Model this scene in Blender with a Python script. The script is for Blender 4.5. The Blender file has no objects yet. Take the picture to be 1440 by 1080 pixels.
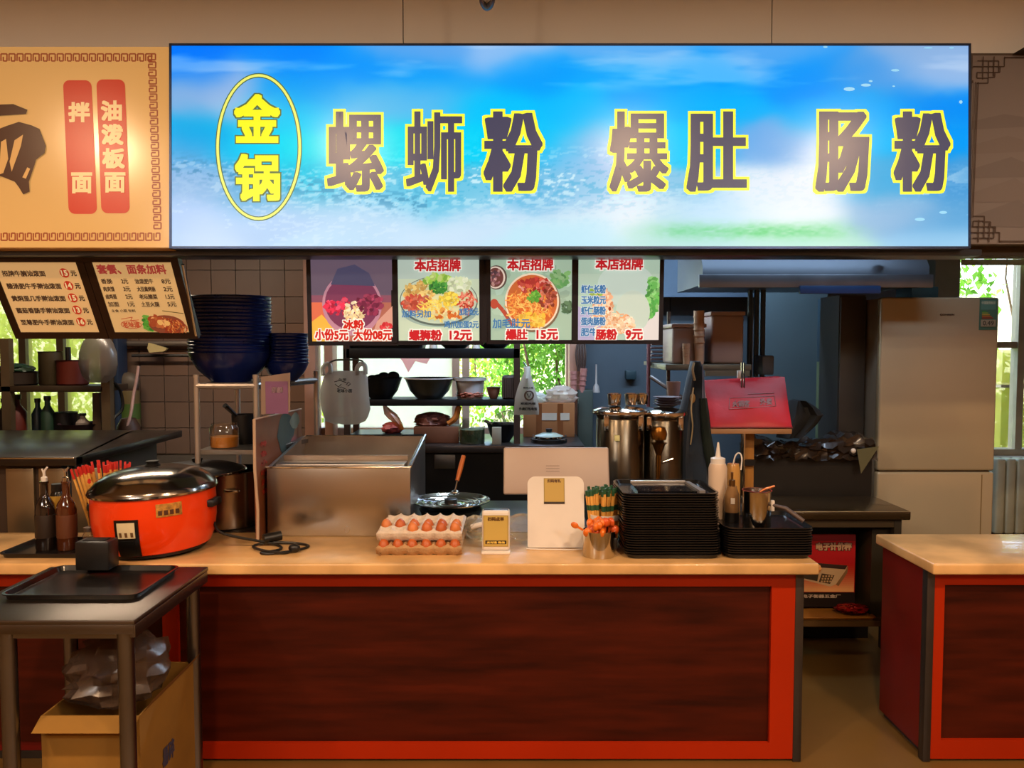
import bpy, bmesh, math, random
import numpy as np
from mathutils import Vector, Matrix
SC = bpy.context.scene
COL = SC.collection
R = random.Random(7)
PI = math.pi
# ---------------------------------------------------------------- camera
F, H, PITCH = 1081.0, 1.62, math.radians(2.807)
cd = bpy.data.cameras.new('camera'); cam = bpy.data.objects.new('camera', cd); COL.objects.link(cam)
cam.location = (0, 0, H); cam.rotation_euler = (PI/2 - PITCH, 0, 0)
cd.sensor_width = 36; cd.lens = 36 * F / 1440; cd.clip_start = .05; cd.clip_end = 200
SC.camera = cam
# ---------------------------------------------------------------- world, sun, lamps, exposure
w = bpy.data.worlds.new('daylight'); SC.world = w; w.use_nodes = True
nt = w.node_tree; bg = nt.nodes['Background']
sky = nt.nodes.new('ShaderNodeTexSky'); sky.sky_type = 'NISHITA'; sky.sun_disc = False
sky.sun_elevation = math.radians(48); sky.sun_rotation = math.radians(250); sky.dust_density = 2.5
nt.links.new(sky.outputs[0], bg.inputs[0]); bg.inputs[1].default_value = 1.5
sl = bpy.data.lights.new('sun', 'SUN'); sl.energy = 16; sl.angle = math.radians(.6); sl.color = (1, .93, .8)
so = bpy.data.objects.new('sun', sl); COL.objects.link(so); so.rotation_euler = (math.radians(38), math.radians(-28), 0)

def area(name, loc, size, power, col, rot=(0, 0, 0), spread=PI, shape='DISK', sy=None):
    l = bpy.data.lights.new(name, 'AREA'); l.shape = shape; l.size = size; l.energy = power; l.color = col; l.spread = spread
    if sy: l.size_y = sy
    o = bpy.data.objects.new(name, l); COL.objects.link(o); o.location = loc; o.rotation_euler = rot
    return o
WARM = (1, .65, .37)
for x in (-2.5, -1.0, .7, 1.95):                       # ceiling downlights of the dining hall, in front of the stall
    area('downlight', (x, 1.0, 3.04), .16, 40, WARM)
for x in (-2.9, -.9, 1.1, 3.1):
    area('downlight', (x, -1.6, 3.04), .16, 30, WARM)
for x in (-2.2, 2.2):                                  # unseen fill lights added to brighten the hall and fascia
    area('hall_fill', (x, -.9, 3.05), 1.2, 64, (1, .90, .80), shape='RECTANGLE', sy=.6)
area('kitchen_fill', (.3, 4.9, 2.62), 1.2, 34, (.62, .8, 1), shape='RECTANGLE', sy=.1)  # unseen fill lights added to lift and tint the dark kitchen
area('kitchen_fill', (1.3, 5.15, 2.62), 1.2, 22, (.5, .75, 1), shape='RECTANGLE', sy=.1)
area('kitchen_fill', (1.7, 3.75, 2.62), 1.4, 9, (.6, .78, 1), shape='RECTANGLE', sy=.1)
area('kitchen_fill', (-2.4, 4.6, 2.62), 1.2, 30, (1, .8, .6), shape='RECTANGLE', sy=.1)
vs = SC.view_settings
vs.view_transform = 'Standard'; vs.look = 'None'; vs.exposure = 0; vs.gamma = 1; vs.use_curve_mapping = False
SC.cycles.max_bounces = 8; SC.cycles.transparent_max_bounces = 12
SC.cycles.caustics_reflective = False; SC.cycles.caustics_refractive = False
SC.cycles.sample_clamp_indirect = 4

# ---------------------------------------------------------------- helpers
def at(px, py, Y):                                      # a pixel of the photograph at real depth Y -> world point
    a, b = (px - 720) / F, (540 - py) / F
    dy = math.cos(PITCH) + b * math.sin(PITCH); dz = -math.sin(PITCH) + b * math.cos(PITCH)
    t = Y / dy
    return Vector((a * t, Y, H + dz * t))
def zr(py, Y): return at(720, py, Y).z
def xr(px, Y, z=1.0):
    return (px - 720) / F * (Y * math.cos(PITCH) - (z - H) * math.sin(PITCH))
def lin(c):
    return tuple(((v / 12.92) if v <= .04045 else ((v + .055) / 1.055) ** 2.4) for v in c)
def hx(s):
    s = s.lstrip('#'); return lin(tuple(int(s[i:i+2], 16) / 255 for i in (0, 2, 4)))

_M = {}
def mat(name, col, rough=.5, metal=0, var=.12, scale=6, bump=0, stretch=(1, 1, 1), coat=0, trans=0, alpha=1, em=0, spec=.5, bscale=None, sheen=0):
    if name in _M: return _M[name]
    m = bpy.data.materials.new(name); m.use_nodes = True; n = m.node_tree.nodes; L = m.node_tree.links
    p = n['Principled BSDF']; c = hx(col) if isinstance(col, str) else col
    tc = n.new('ShaderNodeTexCoord'); mp = n.new('ShaderNodeMapping'); mp.inputs['Scale'].default_value = stretch
    L.new(tc.outputs['Object'], mp.inputs[0])
    no = n.new('ShaderNodeTexNoise'); no.inputs['Scale'].default_value = scale; no.inputs['Detail'].default_value = 5
    L.new(mp.outputs[0], no.inputs[0])
    mx = n.new('ShaderNodeMix'); mx.data_type = 'RGBA'
    mx.inputs[6].default_value = (*[v * (1 - var) for v in c], 1); mx.inputs[7].default_value = (*[min(1, v * (1 + var)) for v in c], 1)
    cr = n.new('ShaderNodeMapRange'); cr.inputs[1].default_value = .3; cr.inputs[2].default_value = .7
    L.new(no.outputs[0], cr.inputs[0]); L.new(cr.outputs[0], mx.inputs[0]); L.new(mx.outputs[2], p.inputs['Base Color'])
    rr = n.new('ShaderNodeMapRange'); rr.inputs[3].default_value = max(.02, rough * .85); rr.inputs[4].default_value = min(1, rough * 1.15)
    L.new(no.outputs[0], rr.inputs[0]); L.new(rr.outputs[0], p.inputs['Roughness'])
    p.inputs['Metallic'].default_value = metal; p.inputs['Coat Weight'].default_value = coat
    p.inputs['Transmission Weight'].default_value = trans; p.inputs['Alpha'].default_value = alpha
    p.inputs['Specular IOR Level'].default_value = spec
    if sheen: p.inputs['Sheen Weight'].default_value = sheen
    if em:
        L.new(mx.outputs[2], p.inputs['Emission Color']); p.inputs['Emission Strength'].default_value = em
    if bump:
        bn = n.new('ShaderNodeTexNoise'); bn.inputs['Scale'].default_value = bscale or scale * 3; L.new(mp.outputs[0], bn.inputs[0])
        bp = n.new('ShaderNodeBump'); bp.inputs['Strength'].default_value = bump; bp.inputs['Distance'].default_value = .01
        L.new(bn.outputs[0], bp.inputs['Height']); L.new(bp.outputs[0], p.inputs['Normal'])
    _M[name] = m
    return m
def printmat(name, em=0., rough=.4, spec=.5, base=1.):  # ink on a sheet: colour comes with the sheet's vertices
    if name in _M: return _M[name]
    m = bpy.data.materials.new(name); m.use_nodes = True; n = m.node_tree.nodes; L = m.node_tree.links; p = n['Principled BSDF']
    a = n.new('ShaderNodeVertexColor'); a.layer_name = 'ink'
    mu = n.new('ShaderNodeMix'); mu.data_type = 'RGBA'; mu.blend_type = 'MULTIPLY'; mu.inputs[0].default_value = 1
    mu.inputs[7].default_value = (base, base, base, 1); L.new(a.outputs[0], mu.inputs[6]); L.new(mu.outputs[2], p.inputs['Base Color'])
    p.inputs['Roughness'].default_value = rough; p.inputs['Specular IOR Level'].default_value = spec
    if em: L.new(a.outputs[0], p.inputs['Emission Color']); p.inputs['Emission Strength'].default_value = em
    _M[name] = m
    return m
def clearmat(name, col=(1, 1, 1), rough=.05, gl=.12, tint=.9):   # thin clear plastic or window glass
    if name in _M: return _M[name]
    m = bpy.data.materials.new(name); m.use_nodes = True; n = m.node_tree.nodes; L = m.node_tree.links
    n.remove(n['Principled BSDF']); t = n.new('ShaderNodeBsdfTransparent'); t.inputs[0].default_value = (*[c * tint for c in col], 1)
    g = n.new('ShaderNodeBsdfGlossy'); g.inputs['Roughness'].default_value = rough
    f = n.new('ShaderNodeLayerWeight'); f.inputs[0].default_value = .25
    r = n.new('ShaderNodeMapRange'); r.inputs[3].default_value = gl * .4; r.inputs[4].default_value = min(1, gl * 3.5)
    L.new(f.outputs['Facing'], r.inputs[0])
    x = n.new('ShaderNodeMixShader'); L.new(r.outputs[0], x.inputs[0]); L.new(t.outputs[0], x.inputs[1]); L.new(g.outputs[0], x.inputs[2])
    L.new(x.outputs[0], n['Material Output'].inputs[0]); _M[name] = m
    return m
def filmmat(name, col, dens=.5, rough=.4):              # cloudy plastic film: part diffuse and translucent, part see-through
    if name in _M: return _M[name]
    m = bpy.data.materials.new(name); m.use_nodes = True; n = m.node_tree.nodes; L = m.node_tree.links
    c = (*(hx(col)), 1); n.remove(n['Principled BSDF'])
    t = n.new('ShaderNodeBsdfTransparent'); d = n.new('ShaderNodeBsdfDiffuse'); tl = n.new('ShaderNodeBsdfTranslucent'); g = n.new('ShaderNodeBsdfGlossy')
    d.inputs[0].default_value = c; tl.inputs[0].default_value = c; g.inputs['Roughness'].default_value = rough
    a = n.new('ShaderNodeMixShader'); a.inputs[0].default_value = .5; L.new(d.outputs[0], a.inputs[1]); L.new(tl.outputs[0], a.inputs[2])
    b = n.new('ShaderNodeMixShader'); b.inputs[0].default_value = .12; L.new(a.outputs[0], b.inputs[1]); L.new(g.outputs[0], b.inputs[2])
    x = n.new('ShaderNodeMixShader'); x.inputs[0].default_value = dens; L.new(t.outputs[0], x.inputs[1]); L.new(b.outputs[0], x.inputs[2])
    L.new(x.outputs[0], n['Material Output'].inputs[0]); _M[name] = m
    return m

class B:
    def __init__(s): s.v = []; s.f = []; s.sm = []
    def add(s, vs_, fs, smooth=False, M=None):
        k = len(s.v)
        s.v += [tuple(M @ Vector(p)) if M else tuple(p) for p in vs_]
        s.f += [tuple(i + k for i in f) for f in fs]; s.sm += [smooth] * len(fs)
        return s
    def box(s, x0, x1, y0, y1, z0, z1, bev=0, M=None, seg=2):
        if bev:
            bm = bmesh.new(); bmesh.ops.create_cube(bm, size=1)
            for v in bm.verts: v.co = Vector(((x0+x1)/2 + v.co.x*(x1-x0), (y0+y1)/2 + v.co.y*(y1-y0), (z0+z1)/2 + v.co.z*(z1-z0)))
            bmesh.ops.bevel(bm, geom=bm.edges[:], offset=bev, segments=seg, affect='EDGES', profile=.5)
            bm.verts.index_update()
            s.add([v.co.copy() for v in bm.verts], [[v.index for v in f.verts] for f in bm.faces], False, M); bm.free()
        else:
            vv = [(x, y, z) for x in (x0, x1) for y in (y0, y1) for z in (z0, z1)]
            s.add(vv, [(0,1,3,2), (4,6,7,5), (0,4,5,1), (2,3,7,6), (0,2,6,4), (1,5,7,3)], False, M)
        return s
    def lathe(s, prof, c=(0, 0, 0), n=24, M=None, sx=1, sy=1, a0=0, a1=2*PI, smooth=True):
        full = abs(a1 - a0 - 2*PI) < 1e-6; m = n if full else n + 1
        vv = []; ff = []
        for r, z in prof:
            for i in range(m):
                a = a0 + (a1 - a0) * i / n
                vv.append((c[0] + r*sx*math.cos(a), c[1] + r*sy*math.sin(a), c[2] + z))
        for j in range(len(prof) - 1):
            for i in range(n):
                k = (i + 1) % m if full else i + 1
                ff.append((j*m + i, j*m + k, (j+1)*m + k, (j+1)*m + i))
        s.add(vv, ff, smooth, M); return s
    def tube(s, pts, r, n=8, cap=True, M=None, close=False):
        pts = [Vector(p) for p in pts]; N = len(pts); vv = []; ff = []
        up = Vector((0, 0, 1)); pr = None
        for i, p in enumerate(pts):
            t = (pts[(i+1) % N] - pts[i-1]) if close else (pts[min(i+1, N-1)] - pts[max(i-1, 0)])
            t.normalize()
            if pr is None: a = t.cross(up); a = a if a.length > .1 else t.cross(Vector((1, 0, 0)))
            else: a = pr - t * pr.dot(t)
            a.normalize(); pr = a; b = t.cross(a); rr = r[i] if isinstance(r, (list, tuple)) else r
            vv += [p + a*rr*math.cos(2*PI*k/n) + b*rr*math.sin(2*PI*k/n) for k in range(n)]
        for i in range(N if close else N - 1):
            j = (i + 1) % N
            ff += [(i*n + k, i*n + (k+1) % n, j*n + (k+1) % n, j*n + k) for k in range(n)]
        if cap and not close: ff += [tuple(range(n))[::-1], tuple((N-1)*n + k for k in range(n))]
        s.add(vv, ff, True, M); return s
    def prism(s, pts, y0, y1, M=None, ax='y'):
        n = len(pts); f = (lambda p, y: (p[0], y, p[1])) if ax == 'y' else ((lambda p, y: (y, p[0], p[1])) if ax == 'x' else (lambda p, y: (p[0], p[1], y)))
        vv = [f(p, y0) for p in pts] + [f(p, y1) for p in pts]
        ff = [tuple(range(n)), tuple(range(2*n - 1, n - 1, -1))] + [(i, i + n, (i+1) % n + n, (i+1) % n) for i in range(n)]
        s.add(vv, ff, False, M); return s
    def ball(s, c, rx, ry=None, rz=None, n=14, m=10, M=None, egg=0):
        ry = ry or rx; rz = rz or rx
        vv = []; ff = []
        for j in range(m + 1):
            t = PI * j / m
            for i in range(n):
                a = 2*PI*i/n; q = 1 + egg * math.cos(t)
                vv.append((c[0] + rx*math.sin(t)*math.cos(a)*(1 - egg*math.cos(t)), c[1] + ry*math.sin(t)*math.sin(a)*(1 - egg*math.cos(t)), c[2] + rz*math.cos(t)))
        for j in range(m):
            for i in range(n): ff.append((j*n + i, (j+1)*n + i, (j+1)*n + (i+1) % n, j*n + (i+1) % n))
        s.add(vv, ff, True, M); return s
    def grid(s, fn, nu, nv, smooth=True, M=None):
        vv = [fn(i/nu, j/nv) for j in range(nv + 1) for i in range(nu + 1)]
        ff = [(j*(nu+1) + i, j*(nu+1) + i + 1, (j+1)*(nu+1) + i + 1, (j+1)*(nu+1) + i) for j in range(nv) for i in range(nu)]
        s.add(vv, ff, smooth, M); return s
    def obj(s, name, m, parent=None, loc=None):
        off = Vector(loc) if loc is not None else (parent['_o'] and Vector(parent['_o']) if parent and '_o' in parent else Vector((0, 0, 0)))
        if parent and loc is None:
            q = parent; off = Vector((0, 0, 0))
            while q is not None:
                off += Vector(q.location); q = q.parent
        me = bpy.data.meshes.new(name)
        me.from_pydata([tuple(Vector(p) - off) for p in s.v], [], s.f)
        me.polygons.foreach_set('use_smooth', s.sm); me.materials.append(m)
        bm = bmesh.new(); bm.from_mesh(me); bmesh.ops.remove_doubles(bm, verts=bm.verts, dist=1e-6)
        if len(bm.faces) < 20000: bmesh.ops.recalc_face_normals(bm, faces=bm.faces)
        bm.to_mesh(me); bm.free()
        try: me.set_sharp_from_angle(angle=math.radians(38))
        except Exception: pass
        o = bpy.data.objects.new(name, me); COL.objects.link(o)
        if parent: o.parent = parent
        elif loc is not None: o.location = loc
        return o
def tag(o, label=None, cat=None, group=None, kind=None):
    if label: o['label'] = label
    if cat: o['category'] = cat
    if group: o['group'] = group
    if kind: o['kind'] = kind
    return o
def thing(name, label, cat, loc, group=None, rot=None):
    o = bpy.data.objects.new(name, None); COL.objects.link(o); o.location = loc; o.empty_display_size = .05
    if rot: o.rotation_euler = rot
    return tag(o, label, cat, group)
def struct(b, name, m): return tag(b.obj(name, m), kind='structure')
def solo(b, name, m, label, cat, group=None, base=None):
    xs = [p[0] for p in b.v]; ys = [p[1] for p in b.v]; zs = [p[2] for p in b.v]
    loc = base or ((min(xs)+max(xs))/2, (min(ys)+max(ys))/2, min(zs))
    return tag(b.obj(name, m, loc=loc), label, cat, group)
def kids(o): return [c for c in COL.objects if c.parent == o]
def clone(o, loc, label=None, rot=None, _ch=None, scale=None):
    c = o.copy(); COL.objects.link(c); c.location = loc
    if label: c['label'] = label
    if rot is not None: c.rotation_euler = rot
    if scale: c.scale = scale
    for ch in o.children:
        d = ch.copy(); COL.objects.link(d); d.parent = c
        for g in ch.children:
            e = g.copy(); COL.objects.link(e); e.parent = d
    return c
def Mt(loc=(0, 0, 0), rx=0, ry=0, rz=0, s=1):
    return Matrix.Translation(loc) @ Matrix.Rotation(rz, 4, 'Z') @ Matrix.Rotation(ry, 4, 'Y') @ Matrix.Rotation(rx, 4, 'X') @ Matrix.Scale(s, 4)

# glyphs: outline meshes of the built-in font, thickened along their edges
_G = {}
def glyph(s):
    if s in _G: return _G[s]
    c = bpy.data.curves.new('t', 'FONT'); c.body = s; c.resolution_u = 2
    o = bpy.data.objects.new('t', c); COL.objects.link(o); bpy.context.view_layer.update()
    me = bpy.data.meshes.new_from_object(o.evaluated_get(bpy.context.evaluated_depsgraph_get()))
    V = [(v.co.x, v.co.y) for v in me.vertices]; T = [tuple(p.vertices) for p in me.polygons]
    cnt = {}
    for p in T:
        for a, b in zip(p, p[1:] + p[:1]): k = (min(a, b), max(a, b)); cnt[k] = cnt.get(k, 0) + 1
    E = [k for k, n in cnt.items() if n == 1]
    bpy.data.objects.remove(o); bpy.data.meshes.remove(me); bpy.data.curves.remove(c)
    _G[s] = (V, T, E)
    return _G[s]
def hull(P):
    P = sorted(set(P)); cr = lambda o, a, b: (a[0]-o[0])*(b[1]-o[1]) - (a[1]-o[1])*(b[0]-o[0])
    def half(Q):
        r = []
        for p in Q:
            while len(r) > 1 and cr(r[-2], r[-1], p) <= 0: r.pop()
            r.append(p)
        return r[:-1]
    return half(P) + half(P[::-1])
def textpolys(s, x0, y0, x1, y1, bx=0, by=None):        # box in any 2D units, y up; returns polygons
    by = bx if by is None else by
    V, T, E = glyph(s)
    if not V: return []
    a = min(v[0] for v in V); b = max(v[0] for v in V); c = min(v[1] for v in V); d = max(v[1] for v in V)
    fx = (x1 - x0) / max(b - a, 1e-6); fy = (y1 - y0) / max(d - c, 1e-6)
    W = [(x0 + (v[0]-a)*fx, y0 + (v[1]-c)*fy) for v in V]
    out = [[W[i] for i in p] for p in T]
    if bx:
        k = [(-bx, -by), (bx, -by), (bx, by), (-bx, by)]
        for i, j in E: out.append(hull([(W[e][0]+q[0], W[e][1]+q[1]) for e in (i, j) for q in k]))
    return out
class Canvas:                                           # flat print built of coloured sheets; photo pixels inside box -> board coordinates
    def __init__(s, box, size, lift=.0004):
        s.e = 0; s.b = box; s.s = size; s.v = []; s.f = []; s.c = []; s.l = 1; s.lift = lift
    def P(s, px, py):
        x0, y0, x1, y1 = s.b; return ((px-x0)/(x1-x0)*s.s[0], (y1-py)/(y1-y0)*s.s[1])
    def poly(s, pts, col, new=True, clip=False):
        if new: s.l += 1
        if clip:
            x0, y0, x1, y1 = s.b; pts = [(min(max(p[0], x0), x1), min(max(p[1], y0), y1)) for p in pts]
        k = len(s.v); q = [s.P(*p) for p in pts]; s.e = (s.e+1) % 60
        s.v += [(u, -s.l*s.lift-s.e*.000004, v) for u, v in q]; s.f.append(tuple(range(k, k+len(q))))
        c = hx(col) if isinstance(col, str) else col
        s.c += [c] * len(q)
    def rect(s, x0, y0, x1, y1, col, new=True): s.poly([(x0, y1), (x1, y1), (x1, y0), (x0, y0)], col, new)
    def ell(s, cx, cy, rx, ry, col, n=20, new=True, a0=0, a1=2*PI, clip=True, rot=0):
        p = [(rx*math.cos(a0+(a1-a0)*i/n), ry*math.sin(a0+(a1-a0)*i/n)) for i in range(n + (a1-a0 < 6.2))]
        s.poly([(cx+a*math.cos(rot)-b*math.sin(rot), cy+a*math.sin(rot)+b*math.cos(rot)) for a, b in p], col, new, clip)
    def ring(s, cx, cy, rx, ry, wd, col, n=48, wy=None):
        s.l += 1; wy = wy or wd
        for i in range(n):
            a, b = 2*PI*i/n, 2*PI*(i+1)/n
            s.poly([(cx+rx*math.cos(a), cy+ry*math.sin(a)), (cx+rx*math.cos(b), cy+ry*math.sin(b)), (cx+(rx-wd)*math.cos(b), cy+(ry-wy)*math.sin(b)), (cx+(rx-wd)*math.cos(a), cy+(ry-wy)*math.sin(a))], col, False)
    def line(s, pts, wd, col, new=True):
        if new: s.l += 1
        for (a, b), (c, d) in zip(pts, pts[1:]):
            L = math.hypot(c-a, d-b) or 1; nx, ny = -(d-b)/L*wd/2, (c-a)/L*wd/2
            s.poly([(a+nx, b+ny), (c+nx, d+ny), (c-nx, d-ny), (a-nx, b-ny)], col, False)
    def text(s, t, x0, y0, x1, y1, col, bold=0, by=None, out=None, ow=0, shear=0):
        def put(bx, byy, c):
            s.l += 1
            for p in textpolys(t, x0, -y1, x1, -y0, bx, byy):
                s.poly([(q[0] + shear*(-q[1]-y1), -q[1]) for q in p], c, False)
        by = bold if by is None else by
        if out: put(bold + ow, by + ow, out)
        put(bold, by, col)
    def scatter(s, cx, cy, rx, ry, n, r, cols, el=1.6, new=True):
        for k in range(n):
            a = R.random()*2*PI; q = math.sqrt(R.random()); rr = r*(.6 + .7*R.random())
            if k % 12 == 0: s.l += 1 if new else 0
            c = hx(R.choice(cols)); f = .75 + .5*R.random(); c = tuple(min(1, v*f) for v in c)
            s.ell(cx+rx*q*math.cos(a), cy+ry*q*math.sin(a), rr*el, rr, c, 6, False, rot=R.random()*PI)
    def obj(s, name, m, parent):
        me = bpy.data.meshes.new(name); me.from_pydata(s.v, [], s.f)
        ca = me.color_attributes.new('ink', 'FLOAT_COLOR', 'POINT')
        ca.data.foreach_set('color', np.array([(*c, 1) for c in s.c], dtype=np.float32).ravel())
        me.materials.append(m)
        o = bpy.data.objects.new(name, me); COL.objects.link(o); o.parent = parent
        return o
def board(name, label, cat, px, Yt, Yb=None, group=None):   # an upright or leaning board: Empty at its lower left corner
    Yb = Yt if Yb is None else Yb
    x0, y0, x1, y1 = px; xm, ym = (x0+x1)/2, (y0+y1)/2
    A = at(x0, y1, Yb); T = at(x0, y0, Yt)
    L = math.hypot(T.z - A.z, Yt - Yb); W = at(x1, ym, (Yt+Yb)/2).x - at(x0, ym, (Yt+Yb)/2).x
    xx = at(x0, ym, (Yt+Yb)/2).x
    o = thing(name, label, cat, (xx, Yb, A.z), group, (math.asin((Yb-Yt)/L), 0, 0))
    return o, W, L
def lpart(b, name, m, parent):                          # a part given in its parent's own coordinates
    o = b.obj(name, m, loc=(0, 0, 0)); o.parent = parent
    return o
def fbm(nx, ny, fx, fy, seed, oct_=4):
    rs = np.random.RandomState(seed); out = np.zeros((ny, nx)); amp = 1; tot = 0
    for k in range(oct_):
        gx, gy = int(fx*2**k) + 2, int(fy*2**k) + 2; g = rs.rand(gy, gx)
        x = np.linspace(0, gx-1.001, nx); y = np.linspace(0, gy-1.001, ny); xi = x.astype(int); yi = y.astype(int)
        u = x-xi; v = y-yi; u = u*u*(3-2*u); v = (v*v*(3-2*v))[:, None]
        a = g[yi][:, xi]*(1-u) + g[yi][:, xi+1]*u; b = g[yi+1][:, xi]*(1-u) + g[yi+1][:, xi+1]*u
        out += amp*(a*(1-v) + b*v); tot += amp; amp *= .5
    return out/tot
def gridprint(name, W, L, rgb, m, parent, y=0):         # a printed sheet whose colours are computed point by point
    ny, nx, _ = rgb.shape; V = np.zeros((ny, nx, 3)); V[..., 0] = np.linspace(0, W, nx)[None]; V[..., 1] = y; V[..., 2] = np.linspace(L, 0, ny)[:, None]
    i = np.arange(nx*ny).reshape(ny, nx); Fq = np.stack([i[1:, :-1], i[1:, 1:], i[:-1, 1:], i[:-1, :-1]], -1).reshape(-1, 4)
    me = bpy.data.meshes.new(name); me.from_pydata(V.reshape(-1, 3).tolist(), [], Fq.tolist())
    ca = me.color_attributes.new('ink', 'FLOAT_COLOR', 'POINT')
    c = np.ones((nx*ny, 4), dtype=np.float32); c[:, :3] = np.clip(rgb, 0, 1).reshape(-1, 3); ca.data.foreach_set('color', c.ravel())
    me.materials.append(m); o = bpy.data.objects.new(name, me); COL.objects.link(o); o.parent = parent
    return o
def s2l(a): return np.where(a <= .04045, a/12.92, ((a+.055)/1.055)**2.4)
def field(ctrl, box, nx, ny, power=3.4):                 # smooth colour field through control colours
    X, Yy = np.meshgrid(np.linspace(box[0], box[2], nx), np.linspace(box[1], box[3], ny))
    X0_, Y0_ = X, Yy; X = X+(fbm(nx, ny, 8, 3, 71, 4)-.5)*80; Yy = Yy+(fbm(nx, ny, 10, 4, 72, 4)-.5)*30
    num = np.zeros((ny, nx, 3)); den = np.zeros((ny, nx))
    X = X/2.2
    for x, y, c in ctrl:
        rgb = np.array([int(c[i:i+2], 16)/255 for i in (0, 2, 4)])
        d = (X-x/2.2)**2 + (Yy-y)**2; wgt = np.exp(-d/(2*17**2)) + 1e-9*(d+60)**-2
        num += wgt[..., None]*rgb; den += wgt
    return num/den[..., None], X0_, Y0_

# ---------------------------------------------------------------- materials
steel = mat('brushed_steel', '#b5ada2', .26, 1, .04, 1.5)
steelw = mat('work_steel', '#b5aba0', .34, 1, .12, 4, .05)
dsteel = mat('dull_steel', '#6d6a68', .4, 1, .2, 4)
chrome = mat('polished_steel', '#cfc8bd', .12, 1, .05, 3)
black = mat('black_plastic', '#0c0b0b', .42, 0, .3, 8)
trayb = mat('black_tray_plastic', '#171616', .22, 0, .3, 20)
blackm = mat('black_metal', '#15161a', .45, .3, .2, 6)
bluep = mat('navy_bowl_plastic', '#0c1c52', .3, 0, .15, 5)
white = mat('white_plastic', '#dcd6d0', .4, 0, .05, 5)
wood = mat('board_wood', '#9a6a3a', .5, 0, .25, 5, .1, (1, 1, 12))
cardb = mat('cardboard', '#a8703c', .85, 0, .12, 6, .1)
redpl = mat('red_lacquer', '#c62810', .38, 0, .08, 3)
darkw = mat('dark_red_wood_veneer', '#3e0f02', .5, 0, .5, 2.2, .05, (1, 1, 9), spec=.22)
marble = mat('beige_marble', '#d2a870', .3, 0, .28, 5, .0, (1, 1, 1), coat=.3)
orange = mat('orange_enamel', '#e83c06', .28, 0, .06, 4, coat=.4)
glass = clearmat('window_glass', (1, 1, 1), .02, .08, .96)
jarglass = clearmat('jar_glass', (.95, 1, .97), .03, .22, .9)
film = clearmat('clear_plastic_film', (1, .98, .95), .15, .3, .93)
bagw = filmmat('white_bag_film', '#d8cfc4', .86)
bagc = filmmat('clear_bag_film', '#e8dccb', .35, .2)
prnt = printmat('paper_print', 0, .5)
lit = printmat('backlit_print', .78, .3, .5, .35)

# ---------------------------------------------------------------- room shell
YW = 6.2; YF = 3.06; CE = 3.1
struct(B().box(-5.2, 5.2, -4.2, YW+.15, -.12, 0), 'floor', mat('floor_tile', '#6e5228', .35, 0, .2, 1.5))
struct(B().box(-5.2, 5.2, -4.2, YF+.1, CE, CE+.1), 'ceiling', mat('ceiling_paint', '#b9a88f', .8))
struct(B().box(-5.2, 5.2, YF+.1, YW+.15, 2.7, 2.8), 'ceiling_kitchen', mat('kitchen_ceiling', '#a5a8aa', .8))
wallm = mat('hall_wall', '#c8a078', .8, 0, .06, 2)
struct(B().box(-5.3, -5.2, -4.2, YW+.15, 0, CE), 'wall_left', wallm)
struct(B().box(5.2, 5.3, -4.2, YW+.15, 0, CE), 'wall_right', wallm)
struct(B().box(-5.2, 5.2, -4.3, -4.2, 0, CE), 'wall_rear', wallm)
fas = mat('fascia_panel', '#e2e4e4', .55, 0, .04, 1.2)
wf = struct(B().box(-5.2, 5.2, YF+.02, YF+.1, 1.98, CE), 'wall_front', mat('fascia_backing', '#4a4038', .8))
cuts = [-5.19, -3.5, -2.0, xr(567, YF, 2.8), xr(1085, YF, 2.8), 2.65, 4.0, 5.19]
for a, b in zip(cuts, cuts[1:]): B().box(a+.002, b-.002, YF, YF+.02, 2.3, CE-.001).obj('panel', fas, wf)

# ---------------------------------------------------------------- the back wall with its three windows
wallk = mat('kitchen_wall_tile', '#6f5a4c', .55, 0, .1, 3)
wallg = mat('kitchen_wall_dark', '#4c5660', .6, 0, .15, 2)
WIN = [(-4.6, xr(165, YW), zr(622, YW), 2.25), (xr(438, YW), xr(806, YW), zr(612, YW), 2.3), (xr(1330, YW), 5.0, zr(640, YW), zr(346, YW)+.12)]
wb = B(); xs = [-5.2]
for (a, b, z0, z1) in WIN:
    wb.box(xs[-1], a, YW, YW+.12, 0, 2.7); wb.box(a, b, YW, YW+.12, 0, z0); wb.box(a, b, YW, YW+.12, z1, 2.7); xs.append(b)
wb.box(xs[-1], 5.2, YW, YW+.12, 0, 2.7)
bw = struct(wb, 'wall_back', mat('back_wall_paint', '#6b6157', .7))
# tiles on the back wall between the left and the middle windows, and dark boards to the right of the middle one
tm = [mat('wall_tile_%d' % i, c, .4, 0, .06, 5) for i, c in enumerate(('#806656', '#886a58', '#7c6456'))]
xa, xb = WIN[0][1], WIN[1][0]; nx_, nz_ = 8, 9; tw = (xb-xa)/nx_; tz = 1.9/nz_
tmesh = [B().box(.003, tw-.003, -.012, 0, .003, tz-.003).obj('tile', m_, bw, loc=None).data for m_ in tm]
for o in [c for c in COL.objects if c.name.startswith('tile')]: bpy.data.objects.remove(o)
for i in range(nx_):
    for j in range(nz_):
        o = bpy.data.objects.new('tile', R.choice(tmesh)); COL.objects.link(o); o.parent = bw; o.location = (xa+i*tw, YW, .75+j*tz)
xa, xb = WIN[1][1]+.03, WIN[2][0]-.02
for i in range(4):
    a = xa+(xb-xa)*i/4; B().box(a+.003, a+(xb-xa)/4-.003, YW-.02, YW, .1, 2.69).obj('panel', wallg, bw)
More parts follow.
